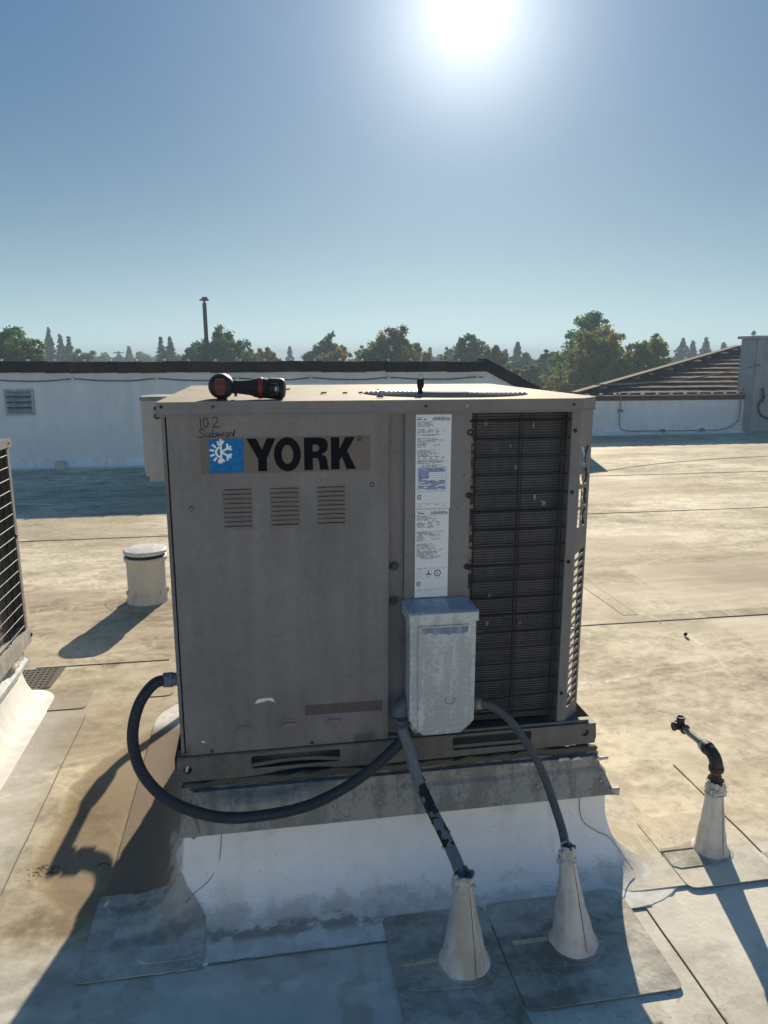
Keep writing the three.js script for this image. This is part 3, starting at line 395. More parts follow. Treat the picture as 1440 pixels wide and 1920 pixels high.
// ---------------------------------------------------------------- the air conditioner
const T = 1.4995;
const ac = thing('rooftop_air_conditioner', 'grey-brown packaged rooftop air conditioner with a blue and black brand decal on its panel', 'air conditioner', [0.62, 0.397, -0.55]);
{
  const p = (n, g, m = M.paint, l) => part(n, g, m, ac, l);
  p('side_panel', box(0, 0.006, 0.474, 1.462, -1.1, -0.032)); p('rear_panel', box(0.007, 1.24, 0.474, 1.462, -1.1, -1.094));
  p('floor_pan', box(0.007, 1.24, 0.468, 0.474, -1.093, -0.02), M.paintRail); p('divider', box(0.838, 0.842, 0.475, 1.46, -1.09, -0.075));
  p('corner_post', [box(0, 0.0095, 0.474, 1.463, -0.031, 0)]); p('corner_post', box(1.215, 1.25, 0.474, 1.463, -1.093, -1.06));
  // service panel with its louvre openings
  const slits = []; for (const x of [0.153, 0.282, 0.411]) for (let i = 0; i < 9; i++) slits.push([x, 1.262 - i * 0.0128]);
  const s = poly([[0.0145, 0.4785], [0.611, 0.4785], [0.611, 1.461], [0.0145, 1.461]]);
  for (const [x, y] of slits) s.holes.push(hole([[x, y - 0.0112], [x + 0.075, y - 0.0112], [x + 0.075, y], [x, y]]));
  const PX = [0, 0.46, 0.625, 1.01];
  const panelMap = dataTex(1024, 1664, (u, v, o) => {
    const x = PX[0] + u * PX[2], y = PX[1] + v * PX[3];
    const n = fbm(x * 7, y * 7, 5, 256, 321), st = fbm(x * 34, y * 2.2, 4, 256, 324), f = fbm(x * 75, y * 75, 3, 256, 327), sp = vn(x * 260, y * 260, 256, 331), sp2 = vn(x * 95, y * 95, 256, 335), dn = fbm(x * 3 + 2, y * 3, 3, 256, 341);
    let k = 1.0 + 0.36 * (n - 0.5) + 0.32 * (st - 0.5) + 0.2 * (f - 0.5) + 0.34 * (dn - 0.5) - (sp > 0.95 ? 0.22 : 0) - (sp2 > 0.96 ? 0.3 : 0);
    let c = [PAINT[0] * k, PAINT[1] * k, PAINT[2] * k];
    if (x > 0.362 && x < 0.593 && Math.abs(y - 0.592 + (x - 0.47) * 0.01) < 0.0165) { const q = 0.8 + 0.3 * (f - 0.5); c = [PAINT[0] * 0.62 * q * 1.08, PAINT[1] * 0.6 * q, PAINT[2] * 0.56 * q]; }
    for (const bx of [0.183, 0.315, 0.444]) {   // rust run under each scoop
      const dx = (x - bx - 0.006) / 0.017, dy = y < 0.54 ? (0.54 - y) / 0.03 : 9; const m = 1 - Math.hypot(dx, dy * 0.8) + 0.9 * (fbm(x * 60, y * 25, 4, 256, 351) - 0.5);
      if (m > 0.15) { const a = 0.7 * sstep(0.15, 0.7, m); c = [mix(c[0], 0.25, a), mix(c[1], 0.15, a), mix(c[2], 0.09, a)]; }
    }
    const gr = sstep(0.58, 0.68, fbm(x * 18, y * 5, 4, 256, 361)) * sstep(0.52, 0.49, y) * 0.4; for (let i = 0; i < 3; i++) o[i] = c[i] * (1 - gr);
  }, true, false);
  const dents = dataTex(256, 256, (u, v, o) => { o[0] = o[1] = o[2] = 0.7 * fbm(u * 3, v * 4, 2, 256, 621) + 0.3 * fbm(u * 9, v * 14, 2, 256, 625); });
  const panelMat = std({ map: panelMap, roughness: 0.55, bumpMap: dents, bumpScale: 0.006 });
  const pg = ext(s, 0.0022).translate(0, 0, 0.0058); { const q = pg.attributes.position, uv = pg.attributes.uv; for (let i = 0; i < q.count; i++) uv.setXY(i, (q.getX(i) - PX[0]) / PX[2], (q.getY(i) - PX[1]) / PX[3]); }
  const panel = p('service_panel', pg, panelMat);
  part('edge_flange', [box(0.0145, 0.0165, 0.4785, 1.461, -0.02, 0.0057), box(0.609, 0.611, 0.4785, 1.461, -0.02, 0.0057), box(0.0166, 0.6089, 0.4785, 0.4805, -0.02, 0.0057)], M.paint, panel);
  part('liner', box(0.03, 0.6, 0.49, 1.45, -0.05, -0.045), M.galv, panel);
  const slat = metreUV(new THREE.BoxGeometry(0.0748, 0.0112, 0.001).rotateX(0.5));
  for (const [x, y] of slits) part('louvre_slat', slat.clone().translate(x + 0.0375, y - 0.0068, 0.0102), M.paint, panel);
  // scoops along the foot of the panel
  for (const [x, y] of [[0.183, 0.548], [0.315, 0.548], [0.444, 0.548]]) {
    const g = new THREE.SphereGeometry(0.026, 18, 10, 0, Math.PI * 2, 0, Math.PI / 2).scale(1, 0.5, 0.36).translate(x, y, 0.008); part('drain_scoop', metreUV(g), M.paint, panel);
    part('scoop_crease', metreUV(new THREE.CapsuleGeometry(0.003, 0.044, 3, 8).rotateZ(Math.PI / 2).scale(1, 1, 0.5).translate(x - 0.002, y + 0.017, 0.0082)), M.paint, panel);
  }
  const screwG = (r, h) => lathe([[0.0001, h], [r * 0.6, h], [r, h * 0.4], [r * 1.05, 0]], 16).rotateX(Math.PI / 2);
  for (const [x, y] of [[0.068, 1.213], [0.564, 1.265]]) { const w = part('washer', lathe([[0.002, 0.001], [0.0062, 0.001], [0.0068, 0]], 18).rotateX(Math.PI / 2).translate(x, y, 0.008), M.darkSteel, panel); part('screw', screwG(0.0036, 0.004).translate(x, y, 0.009), M.steel, w); }
  for (const [x, y] of [[0.088, 0.486], [0.38, 0.487]]) part('screw', screwG(0.005, 0.005).translate(x, y, 0.008), M.darkSteel, panel);
  // torn scraps of white sticker
  const scrap = (pts, l) => part('sticker_scrap', ext(poly(pts), 0.0004).translate(0, 0, 0.0081), M.white, panel, l);
  scrap([[0.216, 0.626], [0.224, 0.638], [0.229, 0.64], [0.246, 0.6415], [0.247, 0.632], [0.236, 0.629]]); scrap([[0.2475, 0.632], [0.2475, 0.6415], [0.262, 0.641], [0.27, 0.638], [0.271, 0.634], [0.2735, 0.628], [0.264, 0.63], [0.256, 0.634]]); scrap([[0.2745, 0.6265], [0.277, 0.625], [0.276, 0.628]]);
  scrap([[0.059, 0.521], [0.064, 0.522], [0.068, 0.519], [0.072, 0.5145], [0.065, 0.5155], [0.06, 0.517]]);
  // the brand decal
  const decal = canvasTex(1386, 297, (g, W, H) => {
    const px = (x) => (x - 0.098) / 0.462 * W, py = (y) => (1.404 - y) / 0.099 * H;
    g.fillStyle = '#726a61'; g.fillRect(0, 0, W, H); const r = rngOf(41);
    for (let i = 0; i < 2600; i++) { g.fillStyle = r() < 0.5 ? 'rgba(120,112,102,0.16)' : 'rgba(66,60,55,0.14)'; const s = 1 + r() * 5; g.fillRect(r() * W, r() * H, s, s); }
    const b0 = px(0.121), b1 = px(0.213), t0 = py(1.4), t1 = py(1.308); g.fillStyle = '#1d6ea8'; g.fillRect(b0, t0, b1 - b0, t1 - t0);
    for (let i = 0; i < 500; i++) { g.fillStyle = r() < 0.5 ? 'rgba(20,80,130,0.2)' : 'rgba(70,150,205,0.2)'; const s = 3 + r() * 16; g.fillRect(b0 + r() * (b1 - b0 - s), t0 + r() * (t1 - t0 - s), s, s); }
    const S = b1 - b0, cx = b0 + S * 0.345, cy = t0 + S * 0.385; g.strokeStyle = '#dfe7ea'; g.lineWidth = S * 0.062; g.lineCap = 'butt';
    const L = (a, b, c, d) => { g.beginPath(); g.moveTo(cx + a * S, cy + b * S); g.lineTo(cx + c * S, cy + d * S); g.stroke(); };
    L(0, -0.385, 0, 0.33); L(0, 0, 0.29, -0.17); L(0, 0, 0.29, 0.17);                 // snowflake half
    L(0, -0.22, 0.09, -0.33); L(0, 0.19, 0.09, 0.28); L(0, 0.19, -0.09, 0.28) ; L(0.18, -0.1, 0.18, -0.25); L(0.18, -0.1, 0.31, -0.07); L(0.18, 0.1, 0.18, 0.25); L(0.18, 0.1, 0.31, 0.07);
    g.beginPath(); g.arc(cx, cy, S * 0.145, Math.PI * 0.5, Math.PI * 1.5); g.stroke();  // sun half
    for (const a of [1.13, 1.31, 1.5, 0.87, 0.69]) { const q = a > 1.4 ? 1.62 : a; void q; }
    for (const k of [106, 137, 168, 199, 230, 258]) { const a = k * Math.PI / 180; if (k > 100 && k < 260) L(Math.cos(a) * 0.2, -Math.sin(a) * 0.2, Math.cos(a) * 0.335, -Math.sin(a) * 0.335); }
    // YORK
    g.fillStyle = '#080d14'; const top = py(1.3995), bot = py(1.31), h = bot - top, X = px(0.221), Wd = px(0.519) - X;
    const P = (pts) => { g.beginPath(); pts.forEach(([x, y], i) => { const a = X + x * Wd, b = top + y * h; i ? g.lineTo(a, b) : g.moveTo(a, b); }); g.closePath(); g.fill(); };
    P([[0, 0], [0.088, 0], [0.135, 0.34], [0.182, 0], [0.262, 0], [0.178, 0.62], [0.178, 1], [0.098, 1], [0.098, 0.62]]);
    g.save(); g.beginPath(); g.ellipse(X + 0.366 * Wd, top + h * 0.5, 0.123 * Wd, h * 0.525, 0, 0, 7); g.ellipse(X + 0.366 * Wd, top + h * 0.5, 0.053 * Wd, h * 0.29, 0, 0, 7); g.fill('evenodd'); g.restore();
    g.beginPath(); { const q = (x, y) => [X + x * Wd, top + y * h]; g.moveTo(...q(0.518, 0)); g.lineTo(...q(0.65, 0)); g.bezierCurveTo(...q(0.745, 0), ...q(0.745, 0.2), ...q(0.735, 0.33)); g.bezierCurveTo(...q(0.733, 0.44), ...q(0.7, 0.49), ...q(0.675, 0.52)); g.bezierCurveTo(...q(0.74, 0.58), ...q(0.73, 0.7), ...q(0.735, 0.86)); g.lineTo(...q(0.748, 1)); g.lineTo(...q(0.665, 1)); g.bezierCurveTo(...q(0.652, 0.86), ...q(0.665, 0.63), ...q(0.625, 0.63)); g.lineTo(...q(0.598, 0.63)); g.lineTo(...q(0.598, 1)); g.lineTo(...q(0.518, 1)); g.closePath();
      g.moveTo(...q(0.598, 0.22)); g.lineTo(...q(0.598, 0.43)); g.lineTo(...q(0.628, 0.43)); g.bezierCurveTo(...q(0.668, 0.43), ...q(0.668, 0.22), ...q(0.628, 0.22)); g.closePath(); g.fill('evenodd'); }
    P([[0.766, 0], [0.846, 0], [0.846, 0.37], [0.9, 0], [0.992, 0], [0.918, 0.42], [1.0, 1], [0.912, 1], [0.868, 0.6], [0.846, 0.73], [0.846, 1], [0.766, 1]]);
    const rx = px(0.529), ry = py(1.3945); g.strokeStyle = '#0d1722'; g.lineWidth = 5; g.beginPath(); g.arc(rx, ry, 19, 0, 7); g.stroke(); g.font = 'bold 26px sans-serif'; g.textAlign = 'center'; g.textBaseline = 'middle'; g.fillText('R', rx, ry + 1);
  });
  const dg = new THREE.PlaneGeometry(0.462, 0.099).translate(0.329, 1.3545, 0.0084); part('brand_decal', dg, std({ map: decal, roughness: 0.8, specularIntensity: 0.2 }), panel, 'brand decal with a white snowflake and sun on a blue square and the dark word YORK');
  // handwriting in black marker
  const strokes = [[[75, 405], [80, 480]], [[118, 398], [104, 412], [100, 440], [108, 468], [122, 470], [133, 448], [132, 415], [118, 398]], [[165, 408], [185, 391], [205, 400], [203, 425], [170, 470], [195, 468], [222, 470]],
    [[105, 492], [85, 488], [66, 500], [76, 516], [96, 526], [94, 542], [72, 549], [50, 543]], [[116, 513], [113, 538], [126, 546], [143, 534], [146, 513], [146, 534], [152, 545]], [[167, 490], [165, 542], [176, 545], [194, 536], [192, 520], [168, 522]], [[203, 508], [210, 541], [225, 518], [236, 541], [252, 503]], [[292, 514], [274, 514], [263, 530], [272, 543], [288, 534], [293, 514], [293, 534], [302, 540]], [[305, 506], [316, 529], [336, 491], [332, 515], [324, 540], [318, 556]]];
  const inkG = strokes.map((st) => {
    const c = new THREE.CatmullRomCurve3(st.map(([a, b]) => { const u = 360 + a * 340 / 1440, v = 690 + b * 210 / 889; return V3(0.098 + (u - 375) * 0.00145, 1.402 - (v - 822) * 0.00146 - (u - 375) * 0.000025, 0); })), pts = c.getPoints(24), P = []; const w = 0.0013;
    for (let i = 0; i < 24; i++) { const a = pts[i], b = pts[i + 1], n = V3(-(b.y - a.y), b.x - a.x, 0).normalize().multiplyScalar(w), e = V3().subVectors(b, a).normalize().multiplyScalar(0.0006); const A = a.clone().sub(e), B = b.clone().add(e); P.push(A.x - n.x, A.y - n.y, 0, B.x - n.x, B.y - n.y, 0, B.x + n.x, B.y + n.y, 0, A.x - n.x, A.y - n.y, 0, B.x + n.x, B.y + n.y, 0, A.x + n.x, A.y + n.y, 0); }
    const g = new THREE.BufferGeometry(); g.setAttribute('position', new THREE.Float32BufferAttribute(P, 3)); g.computeVertexNormals(); return metreUV(g);
  });
  part('handwriting', inkG.map((g, i) => g.translate(0, 0, 0.0082 + i * 0.00001)), std({ color: lin(0.025, 0.025, 0.028), roughness: 0.5 }), panel, 'handwritten 102 Subway in black marker');
  // channel, label post, bolts
  p('channel', box(0.612, 0.659, 0.474, 1.462, -0.03, -0.012)); p('channel_lip', box(0.6592, 0.664, 0.474, 1.462, -0.03, 0.001));
  const post = p('label_post', [box(0.6642, 0.852, 0.474, 1.463, -0.0016, 0.0004), box(0.849, 0.852, 0.474, 1.462, -0.05, -0.0017)]);
  for (const [x, y] of [[0.63, 1.018], [0.63, 0.913]]) { const b = part('bolt_cup', lathe([[0.013, -0.012], [0.015, -0.008], [0.0155, -0.011]], 20).rotateX(Math.PI / 2).translate(x, y, 0), M.paintRail, ac); part('bolt_head', cyl(0.0085, 0.008, 0.008, 6).rotateX(Math.PI / 2).translate(x, y, -0.007), M.darkSteel, b); part('washer', lathe([[0.005, -0.009], [0.0115, -0.0095], [0.012, -0.0115]], 18).rotateX(Math.PI / 2).translate(x, y, 0), M.darkSteel, b); }
  // rating labels
  const label = (seed, draw) => canvasTex(384, 1000, (g, W, H) => {
    g.fillStyle = '#d9dde0'; g.fillRect(0, 0, W, H); const r = rngOf(seed); for (let i = 0; i < 300; i++) { g.fillStyle = 'rgba(150,150,150,0.12)'; g.fillRect(r() * W, r() * H, 2 + r() * 6, 2 + r() * 6); }
    const ink = '#3b3f45'; g.fillStyle = ink; const line = (x, y, n, h = 5) => { for (let k = 0; k < n;) { const w = 3 + r() * 15; if (r() < 0.83) g.fillRect(x + k, y, Math.min(w, n - k), h); k += w + 2.5; } };
    const para = (x, y, rows, w, gap = 9.5) => { for (let i = 0; i < rows; i++) line(x, y + i * gap, w * (0.55 + r() * 0.45)); };
    const bars = (x, y, n, h) => { for (let k = 0; k < n;) { const w = 1.5 + r() * 4; g.fillRect(x + k, y, w, h); k += w + 1.5 + r() * 3; } };
    const rule = (y) => g.fillRect(8, y, W - 16, 1.5);
    const csa = (x, y) => { g.lineWidth = 9; g.strokeStyle = ink; g.beginPath(); g.arc(x, y, 24, 0.7, 5.6); g.stroke(); g.font = 'bold 30px sans-serif'; g.fillText('S', x - 14, y + 11); g.fillText('P', x + 2, y + 11); };
    g.font = 'bold 13px sans-serif'; g.fillText('MODEL NO.', 14, 34); line(14, 42, 112, 13); line(180, 24, 160, 5); bars(176, 32, 190, 28); rule(66); draw({ g, line, para, bars, rule, csa, ink, W, H, r });
  });
  const lab1 = label(51, ({ g, para, line, rule, csa, ink, r }) => {
    para(18, 76, 6, 200); para(18, 150, 5, 110); para(128, 150, 5, 70); para(215, 150, 5, 44); para(285, 150, 3, 30); para(18, 206, 2, 330); para(18, 246, 5, 320); para(18, 290, 6, 120); line(190, 312, 90, 8); line(205, 326, 50, 8); para(18, 370, 8, 260); for (let i = 0; i < 5; i++) { line(20 + i * 66, 442, 26, 4); line(16 + i * 66, 455, 34, 8); } para(18, 475, 5, 320); para(60, 528, 3, 270);
    g.fillStyle = '#2c4a8c'; for (let row = 0; row < 26; row++) { const y = 562 + row * 9, inBox = y > 598 && y < 690; for (let x = 32; x < (inBox ? 146 : 322);) { const w = 14 + r() * 60; if (r() < 0.86) g.fillRect(x, y, Math.min(w, (inBox ? 146 : 324) - x), 6.5); x += w + 4; } } g.fillStyle = 'rgba(230,233,238,0.8)'; for (let i = 0; i < 90; i++) { const x = 34 + r() * 260, y = 562 + r() * 232; g.fillRect(x, y, 6 + r() * 26, 1.5); }
    g.fillStyle = ink; for (let i = 0; i < 4; i++) { g.fillRect(155, 620 + i * 24, 165, 2); } g.strokeStyle = '#2c4a8c'; g.lineWidth = 3; g.beginPath(); g.roundRect(20, 552, 316, 256, 22); g.stroke(); g.fillStyle = ink; rule(820); csa(48, 876); rule(944); line(18, 956, 46, 4); line(110, 952, 84, 4); line(212, 956, 50, 4); line(290, 968, 60, 4); line(18, 972, 46, 4);
  });
  const lab2 = label(52, ({ g, para, line, rule, csa, ink }) => {
    para(18, 76, 6, 240); para(18, 150, 6, 110); para(140, 140, 8, 80); para(240, 140, 5, 44); para(18, 250, 5, 320); para(18, 298, 7, 120); line(160, 300, 150, 6); para(180, 330, 2, 150); para(18, 386, 7, 220); for (let i = 0; i < 5; i++) line(20 + i * 66, 455, 30, 8); para(18, 470, 7, 310); para(60, 536, 3, 240); rule(672); line(20, 662, 110, 4); line(160, 662, 60, 4); line(240, 660, 110, 4);
    for (const [x, s] of [[50, 0], [160, 1], [264, 2]]) { g.lineWidth = s === 2 ? 11 : 2.5; g.strokeStyle = ink; g.beginPath(); g.arc(x, 726, s === 2 ? 34 : 38, 0, 7); g.stroke(); if (s === 1) { g.beginPath(); g.moveTo(x, 692); g.lineTo(x + 16, 742); g.lineTo(x - 16, 742); g.fill(); g.fillRect(x - 32, 736, 64, 8); } if (s === 2) { g.font = 'bold 34px sans-serif'; g.fillText('A', x - 13, 738); } if (s === 0) g.fillRect(x - 7, 719, 14, 14); }
    rule(780); csa(48, 842); rule(908); line(18, 920, 60, 4); line(110, 918, 100, 4);
  });
  part('rating_label', metrePlane(0.69, 0.7925, 1.1885, 1.4575, 0.0014), std({ map: lab1, roughness: 0.5 }), post, 'white printed rating label with a blue block');
  part('rating_label', metrePlane(0.6905, 0.7895, 0.9215, 1.187, 0.0014), std({ map: lab2, roughness: 0.5 }), post, 'white printed rating label with three round seals');
}
function metrePlane(x0, x1, y0, y1, z) { return new THREE.PlaneGeometry(x1 - x0, y1 - y0).translate((x0 + x1) / 2, (y0 + y1) / 2, z); }
{ // coil, wire guards
  const coilTex = dataTex(1024, 1024, (u, v, o) => { const fin = 0.5 + 0.5 * Math.sin(u * 2 * Math.PI * 190), d = fbm(u * 6, v * 14, 5, 6, 371, 14), e = fbm(u * 40, v * 3, 3, 40, 375, 3), lint = sstep(0.55, 0.75, fbm(u * 12, v * 24, 4, 12, 379, 24)); const k = (0.55 + 0.5 * fin) * (0.55 + 0.9 * d) * (0.75 + 0.5 * e); o[0] = 0.042 * k + 0.024 * lint; o[1] = 0.042 * k + 0.023 * lint; o[2] = 0.045 * k + 0.022 * lint; }, true);
  const coilMat = std({ map: rep(coilTex, 0.33), roughness: 0.7, metalness: 0.15 }), tubeMat = painted([0.085, 0.085, 0.092], 0.4, 2.5, { roughness: 0.6, metalness: 0.2 });
  const coil = part('condenser_coil', [box(0.856, 1.128, 0.49, 1.462, -0.07, -0.04), box(1.16, 1.19, 0.49, 1.462, -1.03, -0.1)], coilMat, ac);
  { const g = cyl(0.062, 0.062, 0.972, 14, true); const q = new THREE.CylinderGeometry(0.062, 0.062, 0.972, 10, 1, true, 0, Math.PI / 2).translate(1.128, 0.976, -0.102); part('coil_bend', metreUV(q), coilMat, coil); void g; }
  const rows = []; for (let i = 0; i < 122; i++) rows.push(box(0.857, 1.15, 0.4945 + i * 0.00795, 0.4945 + i * 0.00795 + 0.0042, -0.0395, -0.0365)); const rowsPart = part('fin_rows', rows, tubeMat, coil); rowsPart.userData.kind = 'stuff';
  const r = rngOf(61), tip = std({ color: lin(0.22, 0.21, 0.19), roughness: 0.5, metalness: 0.3 });
  for (let y = 0.6; y < 1.45; y += 0.022 + r() * 0.03) { if (r() < 0.35) continue; part('bent_fin', crumple(new THREE.BoxGeometry(0.006 + r() * 0.01, 0.01 + r() * 0.024, 0.003, 3, 4, 1), 0.006, 90, Math.floor(y * 100)).translate(0.86 + r() * 0.006, y, -0.034), tip, coil); }
  for (const [x, y, w, h] of [[1.0, 1.297, 0.012, 0.016], [1.062, 1.205, 0.009, 0.02], [1.09, 1.185, 0.016, 0.02], [0.905, 1.43, 0.01, 0.022], [1.083, 1.141, 0.004, 0.01], [0.93, 0.905, 0.008, 0.018], [0.925, 0.815, 0.013, 0.02], [1.03, 0.81, 0.009, 0.018], [0.885, 0.63, 0.005, 0.04], [1.05, 1.42, 0.005, 0.02], [0.98, 1.36, 0.005, 0.012]]) part('bent_fin', crumple(new THREE.BoxGeometry(w * 0.8, h * 0.8, 0.0012, 5, 7, 1), 0.009, 140, Math.floor(x * 90)).translate(x, y, -0.034), tip, coil);
  const guard = part('wire_guard', [rod(V3(0.868, 0.5, -0.012), V3(0.868, 1.455, -0.012), 0.0022, 0.0022, 6), rod(V3(1.0, 0.5, -0.012), V3(1.0, 1.455, -0.012), 0.0026, 0.0026, 6), rod(V3(1.009, 0.5, -0.012), V3(1.009, 1.455, -0.012), 0.0016, 0.0016, 6), rod(V3(1.128, 0.5, -0.012), V3(1.128, 1.455, -0.012), 0.0022, 0.0022, 6)], M.wire, ac);
  for (let i = 0; i < 18; i++) part('wire', rod(V3(i % 4 === 1 ? 0.846 : 0.86, 0.528 + i * 0.0535, i % 4 === 1 ? 0.004 : -0.008), V3(i % 4 === 1 ? 1.166 : 1.15, 0.528 + i * 0.0535, -0.008), 0.003, 0.003, 6), M.wire, guard);
  for (const i of [1, 9, 13, 16]) for (const x of [0.848, 1.164]) { const y = 0.528 + (i === 16 ? 16.4 : i) * 0.0535; if (x < 1 && i === 1) continue; part('guard_clip', new THREE.TorusGeometry(x < 1 ? 0.007 : 0.0035, 0.0022, 6, 14).translate(x, y, 0.003), M.wire, guard); }
  for (let i = 0; i < 18; i++) part('side_wire', rod(V3(1.243, 0.528 + i * 0.0535, -1.06), V3(1.243, 0.528 + i * 0.0535, -0.12), 0.0022, 0.0022, 5), M.wire, guard);
  // stencilled corner post: drawn flat (u along the chamfer, y up), then turned 45 degrees
  const s = poly([[0, 0.474], [0.1, 0.474], [0.1, 1.463], [0, 1.463]]), H = (pts) => s.holes.push(hole(pts)), y4 = [1.302, 1.238, 1.174, 1.11], h = 0.054, a = 0.017, w = 0.064;
  const B = (y, pts) => H(pts.map(([x, q]) => [a + x * w, y + q * h]));
  B(y4[0], [[0, 1], [0.3, 1], [0.5, 0.62], [0.7, 1], [1, 1], [0.66, 0.42], [0.66, 0], [0.36, 0], [0.36, 0.42]]);
  B(y4[1], [[0.44, 1], [0.12, 0.9], [0, 0.6], [0, 0.4], [0.12, 0.1], [0.44, 0], [0.44, 0.2], [0.32, 0.28], [0.3, 0.5], [0.32, 0.72], [0.44, 0.8]]); B(y4[1], [[0.56, 1], [0.88, 0.9], [1, 0.6], [1, 0.4], [0.88, 0.1], [0.56, 0], [0.56, 0.2], [0.68, 0.28], [0.7, 0.5], [0.68, 0.72], [0.56, 0.8]]);
  B(y4[2], [[0, 0], [0.32, 0], [0.32, 1], [0, 1]]); B(y4[2], [[0.44, 1], [0.8, 1], [1, 0.85], [1, 0.6], [0.84, 0.5], [1, 0.35], [1, 0], [0.7, 0], [0.68, 0.34], [0.44, 0.4], [0.44, 0.56], [0.66, 0.6], [0.68, 0.8], [0.44, 0.82]]);
  B(y4[3], [[0, 0], [0.32, 0], [0.32, 1], [0, 1]]); B(y4[3], [[0.44, 0.6], [0.72, 1], [1, 1], [0.68, 0.55], [1, 0], [0.7, 0], [0.44, 0.4]]);
  for (let i = 0; i < 20; i++) { const y = 1.016 - i * 0.0257; H([[a - 0.004, y - 0.004], [a + w * 0.45, y + 0.001], [a + w * 0.45, y + 0.0155], [a - 0.004, y + 0.0105]]); H([[a + w * 0.52, y + 0.0015], [a + w + 0.006, y + 0.007], [a + w + 0.006, y + 0.0215], [a + w * 0.52, y + 0.016]]); }
  const cp = part('stencilled_post', metreUV(ext(s, 0.0015).rotateY(Math.PI / 4).translate(1.179, 0, -0.0015)), M.paint, ac);
  part('post_flange', box(1.154, 1.1785, 0.474, 1.463, -0.0022, -0.0005), M.paint, cp); part('post_flange', box(1.1535, 1.1555, 0.474, 1.463, -0.034, -0.0023), M.paint, cp); part('post_flange', box(1.2485, 1.2505, 0.474, 1.463, -0.108, -0.0725), M.paint, cp);
}
{ // top, fan, base rail
  const out = [[-0.01, -1.115], [1.252, -1.115], [1.252, -0.062], [1.182, 0.011], [-0.01, 0.011]], inn = [[-0.0085, -1.1135], [1.2505, -1.1135], [1.2505, -0.0625], [1.1813, 0.0095], [-0.0085, 0.0095]];
  const s = poly(out); const c = new THREE.Path(); c.absarc(0.857, -0.338, 0.266, 0, Math.PI * 2, true); s.holes.push(c);
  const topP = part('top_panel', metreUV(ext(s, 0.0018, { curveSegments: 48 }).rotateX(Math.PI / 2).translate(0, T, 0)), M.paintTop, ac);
  const l = poly(out); l.holes.push(hole(inn)); part('top_lip', metreUV(ext(l, 0.0355).rotateX(Math.PI / 2).translate(0, T - 0.0019, 0)), M.paint, topP);
  part('lip_hem', metreUV(ext((() => { const q = poly(out.map(([x, y]) => [x + (x < 0.5 ? -0.0022 : 0.0015), y + (y > -0.5 ? 0.0025 : -0.002)])); q.holes.push(hole(out)); return q; })(), 0.004).rotateX(Math.PI / 2).translate(0, T - 0.034, 0)), M.paint, topP);
  for (const [x, y, m] of [[0.004, T - 0.012, M.black], [0.137, T - 0.013, M.darkSteel], [0.716, T - 0.018, M.darkSteel], [0.834, T - 0.018, M.galvWarm], [1.152, T - 0.018, M.darkSteel]]) part('lip_screw', lathe([[0.0001, 0.003], [0.003, 0.003], [0.0045, 0.001], [0.0047, 0]], 12).rotateX(Math.PI / 2).translate(x, y, 0.0112), m, topP);
  part('lip_tab', box(-0.016, -0.0122, T - 0.022, T - 0.012, -0.02, 0.006), M.darkSteel, topP);
  // fan
  const fan = part('fan_shroud', [cyl(0.2645, 0.2645, 0.12, 48, true).translate(0.857, T - 0.063, -0.338)].map(metreUV), M.paint, ac);
  part('fan_motor', [cyl(0.06, 0.06, 0.16, 24).translate(0.857, T - 0.14, -0.338)].map(metreUV), M.darkSteel, fan);
  for (let i = 0; i < 4; i++) part('fan_blade', metreUV(new THREE.BoxGeometry(0.2, 0.003, 0.14, 4, 1, 4).rotateX(0.45).translate(0.15, -0.07, 0).rotateY(i * Math.PI / 2 + 0.4).translate(0.857, T, -0.338)), M.galv, fan);
  const gr = part('fan_grille', Array.from({ length: 8 }, (_, i) => { const a = i / 8 * Math.PI * 2 + 0.2; return rod(V3(0.857 + 0.05 * Math.cos(a), T + 0.001, -0.338 + 0.05 * Math.sin(a)), V3(0.857 + 0.262 * Math.cos(a), T + 0.001, -0.338 + 0.262 * Math.sin(a)), 0.0024, 0.0024, 6); }), M.wire, ac);
  const ringMat = std({ color: lin(0.3, 0.27, 0.22), roughness: 0.5, metalness: 0.2 }); for (let i = 0; i < 13; i++) part('grille_ring', new THREE.TorusGeometry(0.09 + i * 0.0145, 0.0017, 5, 72).rotateX(Math.PI / 2).translate(0.857, T + 0.0035, -0.338), ringMat, gr);  // rings coloured paler than the spokes, sunlight put into the colour
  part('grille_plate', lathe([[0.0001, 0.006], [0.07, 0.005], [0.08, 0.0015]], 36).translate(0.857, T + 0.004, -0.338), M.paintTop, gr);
  // base rail
  const b = new THREE.Shape(); b.moveTo(-0.019, 0.398); b.lineTo(0.18, 0.398); b.quadraticCurveTo(0.24, 0.4, 0.28, 0.409); b.quadraticCurveTo(0.34, 0.416, 0.4, 0.411); b.lineTo(0.46, 0.403); b.lineTo(0.6, 0.4); b.lineTo(1.279, 0.408); b.lineTo(1.284, 0.43); b.lineTo(1.28, 0.474); b.lineTo(-0.012, 0.472); b.closePath();
  b.holes.push(new THREE.Path(rrect(0.2, 0.463, 0.423, 0.462, 0.009).getPoints(6))); { const q = b.holes[0]; void q; }
  b.holes.push(new THREE.Path(rrect(0.812, 1.066, 0.424, 0.468, 0.009).getPoints(6)));
  for (const [x, y] of [[0.016, 0.436], [1.246, 0.446]]) { const q = new THREE.Path(); q.absarc(x, y, 0.0125, 0, Math.PI * 2, true); b.holes.push(q); }
  const rail = part('base_rail', metreUV(ext(b, 0.002).translate(0, 0, 0.012)), M.paintRail, ac);
  part('rail_flange', [box(-0.012, 1.28, 0.4745, 0.477, -0.03, 0.0155), box(0.004, 1.26, 0.478, 0.4855, 0.0, 0.0045)], M.paintRail, rail);
